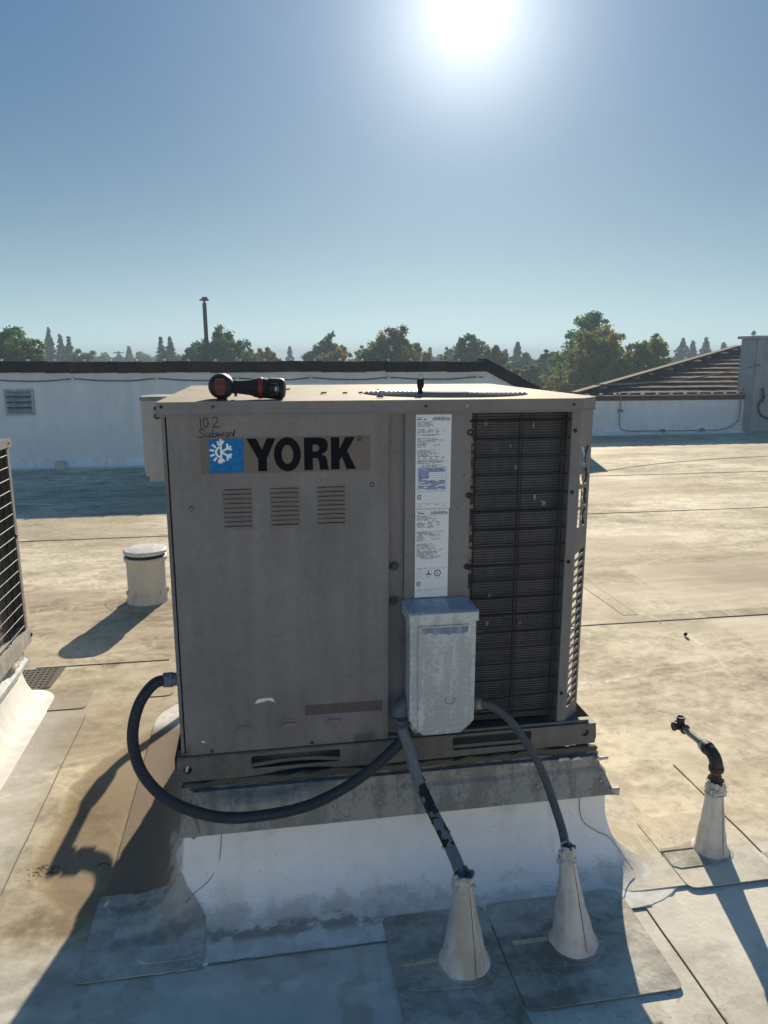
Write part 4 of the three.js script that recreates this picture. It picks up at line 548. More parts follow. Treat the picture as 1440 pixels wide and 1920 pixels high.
  part('rail_return', box(-0.0195, -0.0175, 0.398, 0.472, -1.1, 0.0118), M.paintRail, rail); part('rail_return', box(1.28, 1.282, 0.408, 0.474, -1.1, 0.0118), M.paintRail, rail);
  part('rail_rear', box(-0.0175, 1.28, 0.4, 0.472, -1.112, -1.11), M.paintRail, rail);
  part('rail_web', box(0.15, 1.278, 0.409, 0.462, -0.045, -0.04), M.paintRail, rail); part('rail_hole_backing', box(1.215, 1.278, 0.41, 0.472, 0.002, 0.005), M.paintRail, rail);  // small plate added behind the right end hole to keep it dark
  { const c = curve([[0.19, 0.428, 0.004], [0.3, 0.437, 0.003], [0.38, 0.436, 0.003], [0.47, 0.425, 0.004]]); part('folded_edge', tube(c, 0.007, 30, 8), M.paintRail, rail); part('folded_edge', box(0.81, 1.07, 0.425, 0.437, 0.0, 0.006, 0.002), M.paintRail, rail); }
  part('paper_scrap', crumple(new THREE.BoxGeometry(0.008, 0.022, 0.002, 3, 5, 1).rotateZ(-0.25), 0.006, 90, 4).translate(0.014, 0.434, 0.004), M.white, rail);
  part('rail_foot', [box(-0.01, 1.27, 0.374, 0.3975, -0.06, -0.03), box(-0.01, 1.27, 0.374, 0.3975, -1.09, -1.06)], M.paintRail, ac);
}
// ---------------------------------------------------------------- electrical disconnect and conduits
{
  const t = thing('disconnect_box', 'pale weathered galvanised disconnect box mounted on the air conditioner below the labels', 'disconnect box', [0.752, 0.54, 0.055]);
  part('body', [box(0.664, 0.842, 0.552, 0.9, 0.0025, 0.098, 0.002)], M.galv, t);
  const c = part('cover', metreUV(ext(poly([[0.659, 0.585], [0.682, 0.548], [0.7, 0.5345], [0.806, 0.5345], [0.826, 0.549], [0.847, 0.57], [0.847, 0.887], [0.659, 0.887]]), 0.004, { bevelEnabled: true, bevelThickness: 0.0015, bevelSize: 0.0015, bevelSegments: 2 }).translate(0, 0, 0.0995)), M.galv, t);
  part('cover_field', metreUV(ext(rrect(0.682, 0.832, 0.562, 0.868, 0.006), 0.002, { bevelEnabled: true, bevelThickness: 0.002, bevelSize: 0.003, bevelSegments: 2 }).translate(0, 0, 0.1052)), M.galv, c);
  part('cover_side', box(0.6565, 0.6588, 0.58, 0.887, 0.06, 0.104), M.galv, c); part('cover_side', box(0.8472, 0.8495, 0.57, 0.887, 0.06, 0.104), M.galv, c);
  const hg = ext(poly([[0.0022, 0.916], [0.105, 0.912], [0.1145, 0.908], [0.1165, 0.886], [0.1125, 0.886], [0.109, 0.902], [0.1, 0.905], [0.0022, 0.904]]), 0.198, { bevelEnabled: true, bevelThickness: 0.001, bevelSize: 0.001, bevelSegments: 1 }).rotateY(-Math.PI / 2).translate(0.852, 0, 0);
  part('hood', metreUV(hg), M.galv, t); part('hood_end', box(0.652, 0.6545, 0.88, 0.912, 0.003, 0.113), M.galv, t); part('hood_end', box(0.8518, 0.854, 0.88, 0.912, 0.003, 0.113), M.galv, t);
  // ragged darker blue-grey band below the hood
  const blue = std({ map: rep(galvTex(401, [0.14, 0.19, 0.26], [0.28, 0.33, 0.38]), 0.2), roughness: 0.6 });
  part('blue_band', metreUV(ext(poly([[0.69, 0.866], [0.69, 0.853], [0.7, 0.848], [0.712, 0.851], [0.728, 0.844], [0.75, 0.847], [0.77, 0.843], [0.79, 0.847], [0.806, 0.843], [0.824, 0.849], [0.826, 0.866]]), 0.0004).translate(0, 0, 0.1093)), blue, c);
  part('embossing', [box(0.708, 0.79, 0.6115, 0.6125, 0.1085, 0.11), box(0.708, 0.79, 0.626, 0.627, 0.1085, 0.11), ...Array.from({ length: 8 }, (_, i) => box(0.722 + i * 0.0072, 0.7265 + i * 0.0072, 0.615, 0.6235, 0.1085, 0.1098))], M.galv, c);
  part('scribble', tube(curve([[0.768, 0.652, 0.1096], [0.762, 0.644, 0.1096], [0.764, 0.634, 0.1096], [0.776, 0.63, 0.1096], [0.786, 0.637, 0.1096], [0.79, 0.645, 0.1096], [0.783, 0.648, 0.1096]]), 0.0006, 30, 4), M.blackSoft, c);
  part('hasp', tube(curve([[0.85, 0.607, 0.075], [0.858, 0.6, 0.078], [0.858, 0.58, 0.078], [0.852, 0.578, 0.078], [0.851, 0.59, 0.076]]), 0.002, 24, 6), M.darkSteel, t);
}
const ribs = dataTex(64, 8, (u, v, o) => { o[0] = o[1] = o[2] = 0.5 + 0.5 * Math.sin(u * 2 * Math.PI); });
const ribTex = (n) => { const t = ribs.clone(); t.repeat.set(n, 1); t.needsUpdate = true; return t; };
{
  const t = thing('black_conduit_loop', 'thick black flexible conduit looping from the cabinet side under the disconnect box', 'conduit', [0.2, 0.345, 0.12]);
  const m = std({ color: lin(0.026, 0.033, 0.042), roughness: 0.42, bumpMap: ribTex(210), bumpScale: 0.0011 });
  part('hose', tube(curve([[-0.028, 0.702, -0.03], [-0.06, 0.704, -0.012], [-0.1, 0.666, 0.03], [-0.121, 0.582, 0.06], [-0.103, 0.499, 0.09], [-0.05, 0.428, 0.112], [0.021, 0.386, 0.13], [0.122, 0.354, 0.14], [0.24, 0.349, 0.14], [0.361, 0.36, 0.13], [0.471, 0.395, 0.11], [0.551, 0.441, 0.098], [0.62, 0.49, 0.08], [0.675, 0.53, 0.05]]), 0.0158, 320, 20), m, t);
  part('connector', [cyl(0.023, 0.023, 0.014, 8).rotateZ(Math.PI / 2).translate(-0.022, 0.702, -0.031), cyl(0.021, 0.021, 0.012, 24).rotateZ(Math.PI / 2).translate(-0.035, 0.703, -0.029), cyl(0.019, 0.019, 0.014, 20).rotateZ(Math.PI / 2).translate(-0.008, 0.702, -0.032)], std({ color: lin(0.13, 0.155, 0.19), roughness: 0.5 }), t);
  part('connector', [cyl(0.025, 0.025, 0.02, 8).rotateZ(-0.9).translate(0.682, 0.537, 0.046)], M.galvDull, t);
}
{
  const t = thing('peeling_conduit', 'grey conduit with peeling black jacket dropping from a grey elbow into a white boot', 'conduit', [0.7, 0.24, 0.22]);
  const peel = dataTex(256, 1024, (u, v, o) => { const z = sstep(0.36, 0.42, v) * sstep(0.82, 0.75, v) + 0.9 * sstep(0.92, 0.96, v), n = fbm(u * 4, v * 17, 4, 4, 411, 17), k = sstep(0.5, 0.525, n + 0.3 * (z - 1) + 0.07) * (z > 0.4 ? 1 : 0), f = fbm(u * 20, v * 60, 3, 20, 415, 60); const c = [0.105 + 0.07 * f, 0.12 + 0.07 * f, 0.135 + 0.07 * f]; for (let i = 0; i < 3; i++) o[i] = mix(c[i], 0.013, k); }, true);
  peel.rotation = 0; const g = tube(curve([[0.641, 0.565, 0.056], [0.644, 0.535, 0.068], [0.658, 0.49, 0.092], [0.678, 0.409, 0.14], [0.705, 0.351, 0.2], [0.732, 0.302, 0.28], [0.747, 0.265, 0.345], [0.75, 0.22, 0.372]]), 0.0168, 160, 20); { const uv = g.attributes.uv; for (let i = 0; i < uv.count; i++) uv.setXY(i, uv.getY(i), uv.getX(i)); }
  part('hose', g, std({ map: peel, roughness: 0.6 }), t);
  const r = rngOf(71), c = curve([[0.641, 0.565, 0.056], [0.644, 0.535, 0.068], [0.658, 0.49, 0.092], [0.678, 0.409, 0.14], [0.705, 0.351, 0.2], [0.732, 0.302, 0.28], [0.747, 0.265, 0.345], [0.75, 0.22, 0.372]]);
  for (let i = 0; i < 7; i++) { const k = 0.36 + r() * 0.42, p = c.getPointAt(k), a = r() * 6.28; part('jacket_flap', crumple(new THREE.BoxGeometry(0.012 + r() * 0.01, 0.014 + r() * 0.014, 0.001, 5, 5, 1), 0.006, 60, i).rotateY(a).rotateX((r() - 0.5)).translate(p.x + Math.sin(a) * 0.0168, p.y, p.z + Math.cos(a) * 0.0168), M.blackSoft, t); }
  const el = painted([0.1, 0.115, 0.135], 0.2, 1.2, { roughness: 0.5 });
  part('elbow', [tube(curve([[0.668, 0.607, 0.05], [0.655, 0.606, 0.05], [0.644, 0.597, 0.051], [0.64, 0.582, 0.052], [0.64, 0.575, 0.054]]), 0.026, 30, 20), new THREE.SphereGeometry(0.027, 20, 14).translate(0.647, 0.599, 0.05)].map(metreUV), el, t);
  part('nut', [cyl(0.026, 0.028, 0.016, 20).rotateX(0.35).translate(0.64, 0.571, 0.054), cyl(0.022, 0.025, 0.02, 20).rotateX(0.45).translate(0.6415, 0.555, 0.06)].map(metreUV), el, t);
}
{
  const t = thing('ribbed_conduit', 'thin ribbed grey metal conduit arching from the disconnect box into a white boot', 'conduit', [0.97, 0.25, 0.18]);
  part('hose', tube(curve([[0.846, 0.593, 0.055], [0.868, 0.598, 0.062], [0.9, 0.601, 0.08], [0.949, 0.573, 0.11], [0.994, 0.513, 0.15], [1.028, 0.447, 0.195], [1.05, 0.363, 0.255], [1.056, 0.302, 0.315], [1.053, 0.24, 0.35]]), 0.0122, 240, 18), std({ color: lin(0.13, 0.135, 0.14), roughness: 0.5, metalness: 0.2, bumpMap: ribTex(105), bumpScale: 0.0025 }), t);
  part('connector', [cyl(0.019, 0.019, 0.016, 8).rotateZ(Math.PI / 2).translate(0.861, 0.597, 0.059), cyl(0.016, 0.017, 0.02, 16).rotateZ(Math.PI / 2 - 0.1).translate(0.876, 0.599, 0.065)], M.galvDull, t);
}
// ---------------------------------------------------------------- pipe boots
function boot(label, bx, bz, tx, ty, tz, rb, rt, seed, base = 0.0085) {
  const t = thing('pipe_boot', label, 'pipe boot', [bx, base, bz], 'membrane pipe boots on the roof');
  const g = new THREE.CylinderGeometry(1, 1, 1, 56, 40, true), p = g.attributes.position;
  for (let i = 0; i < p.count; i++) {
    const h = p.getY(i) + 0.5, a = Math.atan2(p.getZ(i), p.getX(i)), cx = mix(bx, tx, h), cz = mix(bz, tz, h); let r = mix(rb, rt, Math.pow(h, 0.85));
    const n = fbm(a * 1.3 + 9 + seed, h * 4, 3, 256, 431 + seed) - 0.5; r *= 1 + 0.16 * n * (1 - h * 0.4) + (Math.abs(((a - 1.1 + 9.42) % 6.28) - 3.14) < 0.12 ? 0.035 : 0); if (h < 0.06) r += (0.06 - h) * 0.12;
    p.setXYZ(i, cx + Math.cos(a) * r, base + h * (ty - base), cz + Math.sin(a) * r);
  }
  const q = mergeVertices(g.deleteAttribute('normal').deleteAttribute('uv')); q.computeVertexNormals(); part('cone', metreUV(q), M.boot, t);
  const top = new THREE.CylinderGeometry(rt * 1.12, rt * 1.3, 0.046, 48, 18, true).translate(tx, ty + 0.01, tz); part('gathered_top', crumple(top, 0.022, 110, seed), M.boot, t);
  const tie = new THREE.TorusGeometry(rt * 1.3, 0.0026, 6, 40).rotateX(Math.PI / 2 + 0.15).translate(tx, ty - 0.006, tz); part('tie', crumple(tie, 0.006, 40, seed + 2), M.boot, t);
  for (const [r0, h] of [[rb * 1.32, 0.0022], [rb * 1.18, 0.004]]) part('skirt', roofUV(lathe([[rb * 0.8, h + 0.001], [r0 - 0.006, h], [r0, h - 0.0015], [r0 + 0.001, 0]], 48).translate(bx, base, bz), RN), M.patch, t);
  part('skirt_tail', roofUV(flatSheet(poly([[bx - 0.17, bz - 0.012], [bx - rb * 0.9, bz - 0.045], [bx - rb * 0.5, bz + 0.05], [bx + 0.01, bz + rb * 1.35], [bx - 0.15, bz + 0.075], [bx - 0.172, bz + 0.06]]), 0.0018, base + 0.0008), RN), M.patch, t);
  part('tail_weld', box(bx - 0.172, bx - rb * 1.1, base + 0.0027, base + 0.0052, bz - 0.022, bz - 0.008, 0.001), M.lap, t);
  const seam = []; for (let k = 0; k <= 12; k++) { const h = k / 12 * 0.97, r = mix(rb, rt, Math.pow(h, 0.85)) * 1.03, a = 1.1 + 0.25 * (1 - h); seam.push([mix(bx, tx, h) + Math.cos(a) * r, base + h * (ty - base), mix(bz, tz, h) + Math.sin(a) * r]); } part('seam', tube(curve(seam), 0.0011, 40, 5), std({ color: lin(0.16, 0.14, 0.12), roughness: 0.9 }), t);
  return t;
}
boot('white membrane boot holding the conduit with the peeling black jacket', 0.757, 0.382, 0.75, 0.245, 0.374, 0.066, 0.023, 1);
boot('white membrane boot holding the thin ribbed metal conduit', 1.078, 0.362, 1.052, 0.27, 0.35, 0.064, 0.018, 2);
boot('white membrane boot holding the capped gas pipe stub', 1.694, 0.062, 1.674, 0.243, 0.08, 0.053, 0.026, 3, 0.0098);
{
  const t = thing('gas_pipe_stub', 'dark iron pipe stub with elbow and open tee rising from a white boot', 'pipe', [1.674, 0.22, 0.02]);
  const iron = painted([0.045, 0.043, 0.042], 0.2, 2, { roughness: 0.55, metalness: 0.4 });
  part('riser', rod(V3(1.674, 0.215, 0.08), V3(1.672, 0.315, 0.08), 0.0165, 0.0165, 20), M.black, t);
  part('thread_ring', cyl(0.0172, 0.0172, 0.005, 20).translate(1.672, 0.303, 0.08), std({ color: lin(0.25, 0.07, 0.04), roughness: 0.8 }), t);
  part('elbow', [tube(curve([[1.672, 0.312, 0.08], [1.671, 0.333, 0.079], [1.669, 0.35, 0.07], [1.668, 0.36, 0.053], [1.667, 0.363, 0.036]]), 0.0205, 30, 20), cyl(0.0235, 0.024, 0.014, 24).translate(1.672, 0.317, 0.08), cyl(0.0225, 0.0225, 0.012, 24).rotateX(Math.PI / 2).translate(1.6665, 0.3635, 0.034)].map(metreUV), iron, t);
  part('union', [cyl(0.018, 0.0205, 0.018, 20).rotateX(-Math.PI / 2).translate(1.666, 0.364, 0.02)], M.galv, t); part('collar', cyl(0.017, 0.017, 0.008, 20).rotateX(Math.PI / 2).translate(1.6655, 0.3645, 0.008), M.black, t);
  part('arm', rod(V3(1.6655, 0.3645, 0.008), V3(1.656, 0.369, -0.088), 0.011, 0.011, 18), M.galvDull, t);
  part('tee', [rod(V3(1.6565, 0.369, -0.08), V3(1.653, 0.3705, -0.127), 0.0148, 0.014, 16), rod(V3(1.628, 0.3695, -0.108), V3(1.655, 0.37, -0.108), 0.013, 0.0138, 16), rod(V3(1.654, 0.371, -0.108), V3(1.655, 0.398, -0.112), 0.0138, 0.013, 16), new THREE.TorusGeometry(0.0125, 0.0034, 8, 20).rotateX(Math.PI / 2).translate(1.655, 0.398, -0.112), new THREE.TorusGeometry(0.0125, 0.0034, 8, 20).rotateY(Math.PI / 2).translate(1.629, 0.3695, -0.108), new THREE.TorusGeometry(0.0142, 0.0034, 8, 20).translate(1.6565, 0.369, -0.083)].map((g) => metreUV(g)), iron, t);
}
// gas line behind the cabinet, whose shadow falls across the roof beside the curb
{
  const t = thing('gas_line', 'iron gas line entering the rear corner of the air conditioner', 'pipe', [0.29, 0, -2.5]);
  part('pipe', tube(curve([[0.3, 0.0, -2.5], [0.29, 0.38, -2.5], [0.25, 0.48, -2.42], [0.1, 0.494, -2.2], [-0.03, 0.494, -2.0], [-0.08, 0.494, -1.82], [-0.112, 0.494, -1.5], [-0.115, 0.494, -1.43], [-0.09, 0.494, -1.405], [-0.02, 0.494, -1.4], [0.03, 0.494, -1.36], [0.05, 0.5, -1.12]]), 0.02, 160, 14), M.darkSteel, t);
  part('union', [rod(V3(-0.066, 0.494, -1.88), V3(-0.085, 0.494, -1.775), 0.034, 0.034, 12), rod(V3(-0.086, 0.494, -1.77), V3(-0.09, 0.494, -1.73), 0.027, 0.027, 12)], M.darkSteel, t);
  part('elbow', [new THREE.SphereGeometry(0.03, 16, 12).translate(-0.108, 0.494, -1.41), rod(V3(-0.08, 0.494, -1.405), V3(-0.03, 0.494, -1.4), 0.029, 0.029, 12)], M.darkSteel, t);
}
// ---------------------------------------------------------------- cordless driver lying on the top
{
  const t = thing('cordless_drill', 'compact black and red cordless drill lying on top of the air conditioner', 'drill', [0.19, T, -0.06]);
  const bk = std({ color: lin(0.016, 0.017, 0.021), roughness: 0.48 }), red = std({ color: lin(0.2, 0.022, 0.02), roughness: 0.5 }), rub = std({ color: lin(0.014, 0.015, 0.018), roughness: 0.8 });
  const hy = T + 0.0375, X = 0.157, Z = -0.045;
  const head = part('motor_housing', lathe([[0.001, 0.006], [0.017, 0.005], [0.028, 0.0], [0.034, -0.01], [0.0355, -0.03], [0.0345, -0.07], [0.03, -0.095], [0.024, -0.105], [0.0001, -0.105]], 36).rotateX(Math.PI / 2).translate(X, hy, Z), bk, t);
  const vent = part('vent_plate', ext(rrect(-0.0115, 0.0115, -0.021, 0.021, 0.006), 0.003, { bevelEnabled: true, bevelSize: 0.0015, bevelThickness: 0.0015, bevelSegments: 2 }).translate(X - 0.0015, hy, Z + 0.0035), red, head);
  for (const dy of [-0.0105, 0.0095]) for (let i = -1; i <= 1; i++) part('vent_slot', ext(rrect(-0.0016, 0.0016, -0.0075, 0.0075, 0.0015), 0.0008).translate(X - 0.0015 + i * 0.0065, hy + dy, Z + 0.0081), M.black, vent);
  part('chuck', lathe([[0.0001, -0.105], [0.02, -0.105], [0.0215, -0.12], [0.021, -0.14], [0.014, -0.155], [0.008, -0.156], [0.0001, -0.15]], 28).rotateX(Math.PI / 2).translate(X, hy, Z), M.darkSteel, t);
  const hp = [[0.031, 0.018], [0.045, 0.0182], [0.062, 0.0195], [0.08, 0.0215], [0.092, 0.0262], [0.11, 0.0283], [0.128, 0.0282]];
  part('grip', lathe([[0.0001, 0.0], ...hp.map(([a, b]) => [b, a]), [0.0001, 0.128]], 32).rotateZ(-Math.PI / 2).scale(1, 1, 1.1).rotateZ(-0.045).translate(X, hy - 0.001, Z - 0.03), rub, t);
  part('band', lathe([[0.0287, 0.1], [0.0295, 0.102], [0.0297, 0.11], [0.0287, 0.1115]], 32).rotateZ(-Math.PI / 2).scale(1, 1, 1.1).rotateZ(-0.045).translate(X, hy - 0.001, Z - 0.03), red, t);
  const bat = part('battery', lathe([[0.0001, 0.128], [0.0284, 0.128], [0.0292, 0.132], [0.0295, 0.158], [0.0288, 0.1665], [0.0265, 0.17]], 36).rotateZ(-Math.PI / 2).scale(1, 1, 1.1).rotateZ(-0.045).translate(X, hy - 0.001, Z - 0.03), bk, t);
  part('battery_cap', lathe([[0.0268, 0.1695], [0.024, 0.1735], [0.014, 0.1765], [0.0001, 0.1775]], 32).rotateZ(-Math.PI / 2).scale(1, 1, 1.1).rotateZ(-0.045).translate(X, hy - 0.001, Z - 0.03), std({ color: lin(0.14, 0.09, 0.085), roughness: 0.55 }), bat);
  const lt = canvasTex(256, 256, (g) => { g.fillStyle = '#101318'; g.fillRect(0, 0, 256, 256); g.strokeStyle = '#a9adb3'; g.lineWidth = 4; g.beginPath(); g.moveTo(40, 20); g.lineTo(170, 20); g.lineTo(170, 236); g.lineTo(40, 236); g.stroke(); g.save(); g.translate(128, 128); g.rotate(-Math.PI / 2); g.fillStyle = '#d8dadd'; g.fillRect(-42, -2, 84, 34); g.fillStyle = '#101318'; for (let i = 0; i < 4; i++) g.fillRect(-36 + i * 20, 5, 12, 20); g.fillStyle = '#c3c6ca'; for (let i = 0; i < 7; i++) g.fillRect(-40 + i * 11, 64, 8, 9); g.restore(); });
  { const g = new THREE.CylinderGeometry(0.02985, 0.02985, 0.034, 20, 1, true, -0.6, 1.2), s = g.rotateZ(-Math.PI / 2); { const uv = s.attributes.uv; for (let i = 0; i < uv.count; i++) uv.setXY(i, uv.getY(i), 1 - uv.getX(i)); } part('battery_label', s.translate(0.146, 0, 0).scale(1, 1, 1.1).rotateZ(-0.045).translate(X, hy - 0.001, Z - 0.03), std({ map: lt, roughness: 0.5 }), bat); }
  part('belt_clip', [box(X - 0.012, X + 0.004, T + 0.0005, T + 0.0035, Z - 0.02, Z + 0.006, 0.001), box(X - 0.004, X + 0.014, T + 0.0005, T + 0.008, Z - 0.05, Z - 0.015, 0.001)], M.darkSteel, t);
  part('trigger', box(X + 0.034, X + 0.042, hy - 0.029, hy - 0.02, Z - 0.05, Z - 0.03, 0.002), red, t);
}
{
  const t = thing('taped_wire_loop', 'black taped stub with a small wire ring standing on the fan grille', 'wire', [0.744, T + 0.006, -0.195]);
  part('tape', crumple(new THREE.CylinderGeometry(0.0095, 0.0085, 0.044, 12, 10), 0.011, 70, 3).rotateZ(0.08).translate(0.744, T + 0.029, -0.195), M.blackSoft, t);
  part('ring', tube(curve([[0.741, T + 0.046, -0.195], [0.737, T + 0.058, -0.195], [0.744, T + 0.066, -0.195], [0.752, T + 0.058, -0.195], [0.75, T + 0.046, -0.195]]), 0.0011, 30, 6), M.steel, t);
}
solo('wire_loop', tube(curve([[0.607, T + 0.001, -0.12], [0.61, T + 0.014, -0.122], [0.619, T + 0.018, -0.125], [0.627, T + 0.012, -0.128], [0.63, T + 0.006, -0.13]]), 0.0012, 30, 6), M.steel, 'small bent silver wire loop on the edge of the fan opening', 'wire', [0.618, T, -0.125]);
{ const r = rngOf(81); for (const [x, z, l] of [[0.46, -0.32, 'debris scrap closest to the drill of three in a row on the cabinet top'], [0.53, -0.34, 'middle debris scrap of three in a row on the cabinet top'], [0.58, -0.34, 'debris scrap closest to the fan opening of three in a row'], [0.6, -0.08, 'debris scrap at the front lip of the cabinet top by the wire loop'], [0.66, -0.5, 'debris scrap on the cabinet top behind the taped wire stub'], [0.36, -0.62, 'lone debris scrap at the rear of the cabinet top behind the drill']]) solo('dry_leaf_bit', crumple(new THREE.BoxGeometry(0.012 + r() * 0.008, 0.004, 0.008, 4, 2, 3), 0.006, 80, Math.floor(r() * 9)).translate(x, T + 0.004, z), M.blackSoft, l, 'debris', [x, T, z], 'debris on the cabinet top'); }
// hood box on the far side of the cabinet
{
  const t = thing('intake_hood', 'weathered pale metal hood box bolted to the side of the air conditioner near its top', 'hood', [-0.08, 1.18, -0.7]);
  const m = M.cream;
  part('hood_face', box(-0.146, -0.001, 1.214, 1.466, -0.66, -0.655), m, t);
  part('hood_shell', [box(-0.148, -0.145, 1.214, 1.466, -0.8, -0.6605), box(-0.1449, -0.001, 1.214, 1.466, -0.803, -0.8), box(-0.1449, -0.001, 1.2, 1.2135, -0.8, -0.66)], m, t);
  part('hood_lid', metreUV(ext(poly([[-0.15, -0.653], [-0.001, -0.653], [-0.001, -0.815], [-0.125, -0.815], [-0.15, -0.76]]), 0.012).rotateX(Math.PI / 2).translate(0, 1.4795, 0)), M.galvDull, t);
  part('lower_lip', box(-0.135, -0.001, 1.18, 1.1995, -0.72, -0.67), m, t);
  const b = part('bolt', cyl(0.011, 0.011, 0.004, 18).rotateX(Math.PI / 2).translate(-0.095, 1.412, -0.653), M.darkSteel, t); part('bolt_head', cyl(0.007, 0.0065, 0.008, 6).rotateX(Math.PI / 2).translate(-0.095, 1.412, -0.648), M.darkSteel, b);
}
// ---------------------------------------------------------------- capped vent pipe behind
{
  const t = thing('roof_vent', 'short round metal roof vent with a flat cap standing on the membrane', 'vent', [-0.525, 0, -2.95]);
  const at = (g) => g.translate(-0.525, 0, -2.95);
  const vp = lathe([[0.142, 0.002], [0.136, 0.02], [0.133, 0.035], [0.13, 0.05], [0.1295, 0.075], [0.126, 0.085], [0.126, 0.29]], 48); part('pipe', metreUV(at(vp)), M.cream, t);
  part('clamp_band', metreUV(at(lathe([[0.127, 0.285], [0.139, 0.285], [0.14, 0.31], [0.127, 0.312]], 48))), M.cream, t);
  part('inner_collar', metreUV(at(lathe([[0.118, 0.3], [0.118, 0.338]], 40))), M.black, t);
  part('cap', metreUV(at(lathe([[0.12, 0.336], [0.139, 0.335], [0.1405, 0.34], [0.139, 0.354], [0.132, 0.36], [0.06, 0.363], [0.0001, 0.364]], 48))), std({ map: rep(galvTex(461, [0.5, 0.49, 0.46], [0.66, 0.65, 0.62]), 0.5), roughness: 0.5 }), t);
  for (let i = 0; i < 9; i++) { const a = i / 9 * 6.28; part('base_gusset', metreUV(new THREE.SphereGeometry(0.014, 10, 8).scale(1, 1.3, 0.6).rotateY(-a + 1.57).translate(-0.525 + Math.cos(a) * 0.132, 0.07, -2.95 + Math.sin(a) * 0.132)), M.cream, t); }
  part('flashing_disc', roofUV(at(lathe([[0.12, 0.0035], [0.27, 0.003], [0.278, 0.0005]], 48)), RN), M.patchLight, t);
}
// ---------------------------------------------------------------- the neighbouring unit
{
  const X = -0.862, ZB = -1.5, ZF = -0.3, X0 = -2.05, y0 = 0.285, y1 = 0.35, Tn = 1.253;
  const c = thing('roof_curb', 'bright sunlit white curb with pale galvanised flashing beside the walkway pad', 'roof curb', [-1.5, 0, -1.05]);
  part('curb_wall', curbSweep(X0, X - 0.035, ZB + 0.03, ZF - 0.03, [[0, 0.25], [0.003, 0.19], [0.009, 0.14], [0.022, 0.09], [0.045, 0.045], [0.07, 0.018], [0.1, 0.007], [0.13, 0.0042], [0.134, 0.0034], [0.1345, 0]], 8), M.curb, c);
  flashing(c, X0, X - 0.035, ZB + 0.03, ZF - 0.03, [[-0.01, 0.282], [0.008, 0.283], [0.014, 0.235], [0.034, 0.205], [0.036, 0.188], [0.03, 0.187]], M.galv, 'flashing');
  part('nailer', box(X0, X - 0.04, 0.235, 0.284, ZB + 0.035, ZF - 0.035), M.galvDull, c);
  part('torn_sealant', crumple(new THREE.BoxGeometry(0.018, 0.05, 0.2, 6, 10, 30), 0.03, 30, 7).translate(X - 0.012, 0.262, ZB + 0.13), M.boot, c);
  const u = thing('rooftop_air_conditioner', 'neighbouring rooftop air conditioner showing only its wire guarded coil side', 'air conditioner', [-1.5, y0, -1.05]);
  const p = (n, g, m = M.paint) => part(n, g, m, u);
  p('base_rail', [box(X - 0.003, X + 0.012, y0, y1, ZB - 0.03, ZF + 0.02), box(X0, X - 0.0035, y0, y1, ZB - 0.03, ZB - 0.015), box(X0, X - 0.0035, y0, y1, ZF + 0.005, ZF + 0.02)], M.galvWarm);
  p('rail_hole', cyl(0.014, 0.014, 0.004, 18).rotateX(Math.PI / 2).translate(X + 0.0045, y0 + 0.034, ZB - 0.0285), M.black);
  p('rail_ledge', box(X - 0.06, X + 0.01, y1 + 0.0005, y1 + 0.004, ZB - 0.02, ZF + 0.01), M.galvWarm);
  p('top_panel', [box(X0 - 0.01, X + 0.012, Tn - 0.003, Tn, ZB - 0.03, ZF + 0.02), box(X + 0.0095, X + 0.012, Tn - 0.034, Tn - 0.0035, ZB - 0.03, ZF + 0.02), box(X0 - 0.01, X + 0.009, Tn - 0.034, Tn - 0.0035, ZB - 0.03, ZB - 0.0275)]);
  p('top_screw', new THREE.SphereGeometry(0.005, 8, 6).translate(X + 0.0125, Tn - 0.016, ZB + 0.01), M.darkSteel);
  p('corner_post', [box(X - 0.09, X - 0.004, y1 + 0.005, Tn - 0.035, ZB - 0.02, ZB - 0.016), box(X - 0.0035, X + 0.002, y1 + 0.005, Tn - 0.035, ZB - 0.02, ZB + 0.012)]);
  p('corner_post', box(X - 0.035, X + 0.002, y1 + 0.005, Tn - 0.035, ZF - 0.02, ZF + 0.012));
  const coilMat = std({ color: lin(0.05, 0.046, 0.042), roughness: 0.8, bumpMap: ribTex(1), bumpScale: 0 });
  p('condenser_coil', box(X - 0.08, X - 0.045, y1 + 0.005, Tn - 0.035, ZB - 0.014, ZF - 0.03), coilMat); p('cabinet', box(X0, X - 0.09, y1 + 0.005, Tn - 0.035, ZB - 0.015, ZF), M.paint);
  const rows = []; for (let i = 0; i < 74; i++) rows.push(box(X - 0.0445, X - 0.041, y1 + 0.01 + i * 0.0119, y1 + 0.0165 + i * 0.0119, ZB + 0.01, ZF - 0.04)); const rp = p('fin_rows', rows, M.paintRail); rp.userData.kind = 'stuff';
  const g = p('wire_guard', [rod(V3(X - 0.004, y1 + 0.01, ZB + 0.035), V3(X - 0.004, Tn - 0.036, ZB + 0.035), 0.003, 0.003, 6), rod(V3(X - 0.004, y1 + 0.01, ZB + 0.2), V3(X - 0.004, Tn - 0.036, ZB + 0.2), 0.003, 0.003, 6), rod(V3(X - 0.004, y1 + 0.01, ZB + 0.55), V3(X - 0.004, Tn - 0.036, ZB + 0.55), 0.003, 0.003, 6)], M.wire);
  for (let i = 0; i < 17; i++) part('wire', rod(V3(X - 0.001, y1 + 0.03 + i * 0.0535, ZB + 0.012), V3(X - 0.001, y1 + 0.03 + i * 0.0535, ZF), 0.0028, 0.0028, 6), M.wire, g);
  p('guard_clip', new THREE.TorusGeometry(0.008, 0.003, 6, 12).rotateY(Math.PI / 2).translate(X + 0.003, y1 + 0.03 + 8 * 0.0535, ZB + 0.006), M.wire);
}
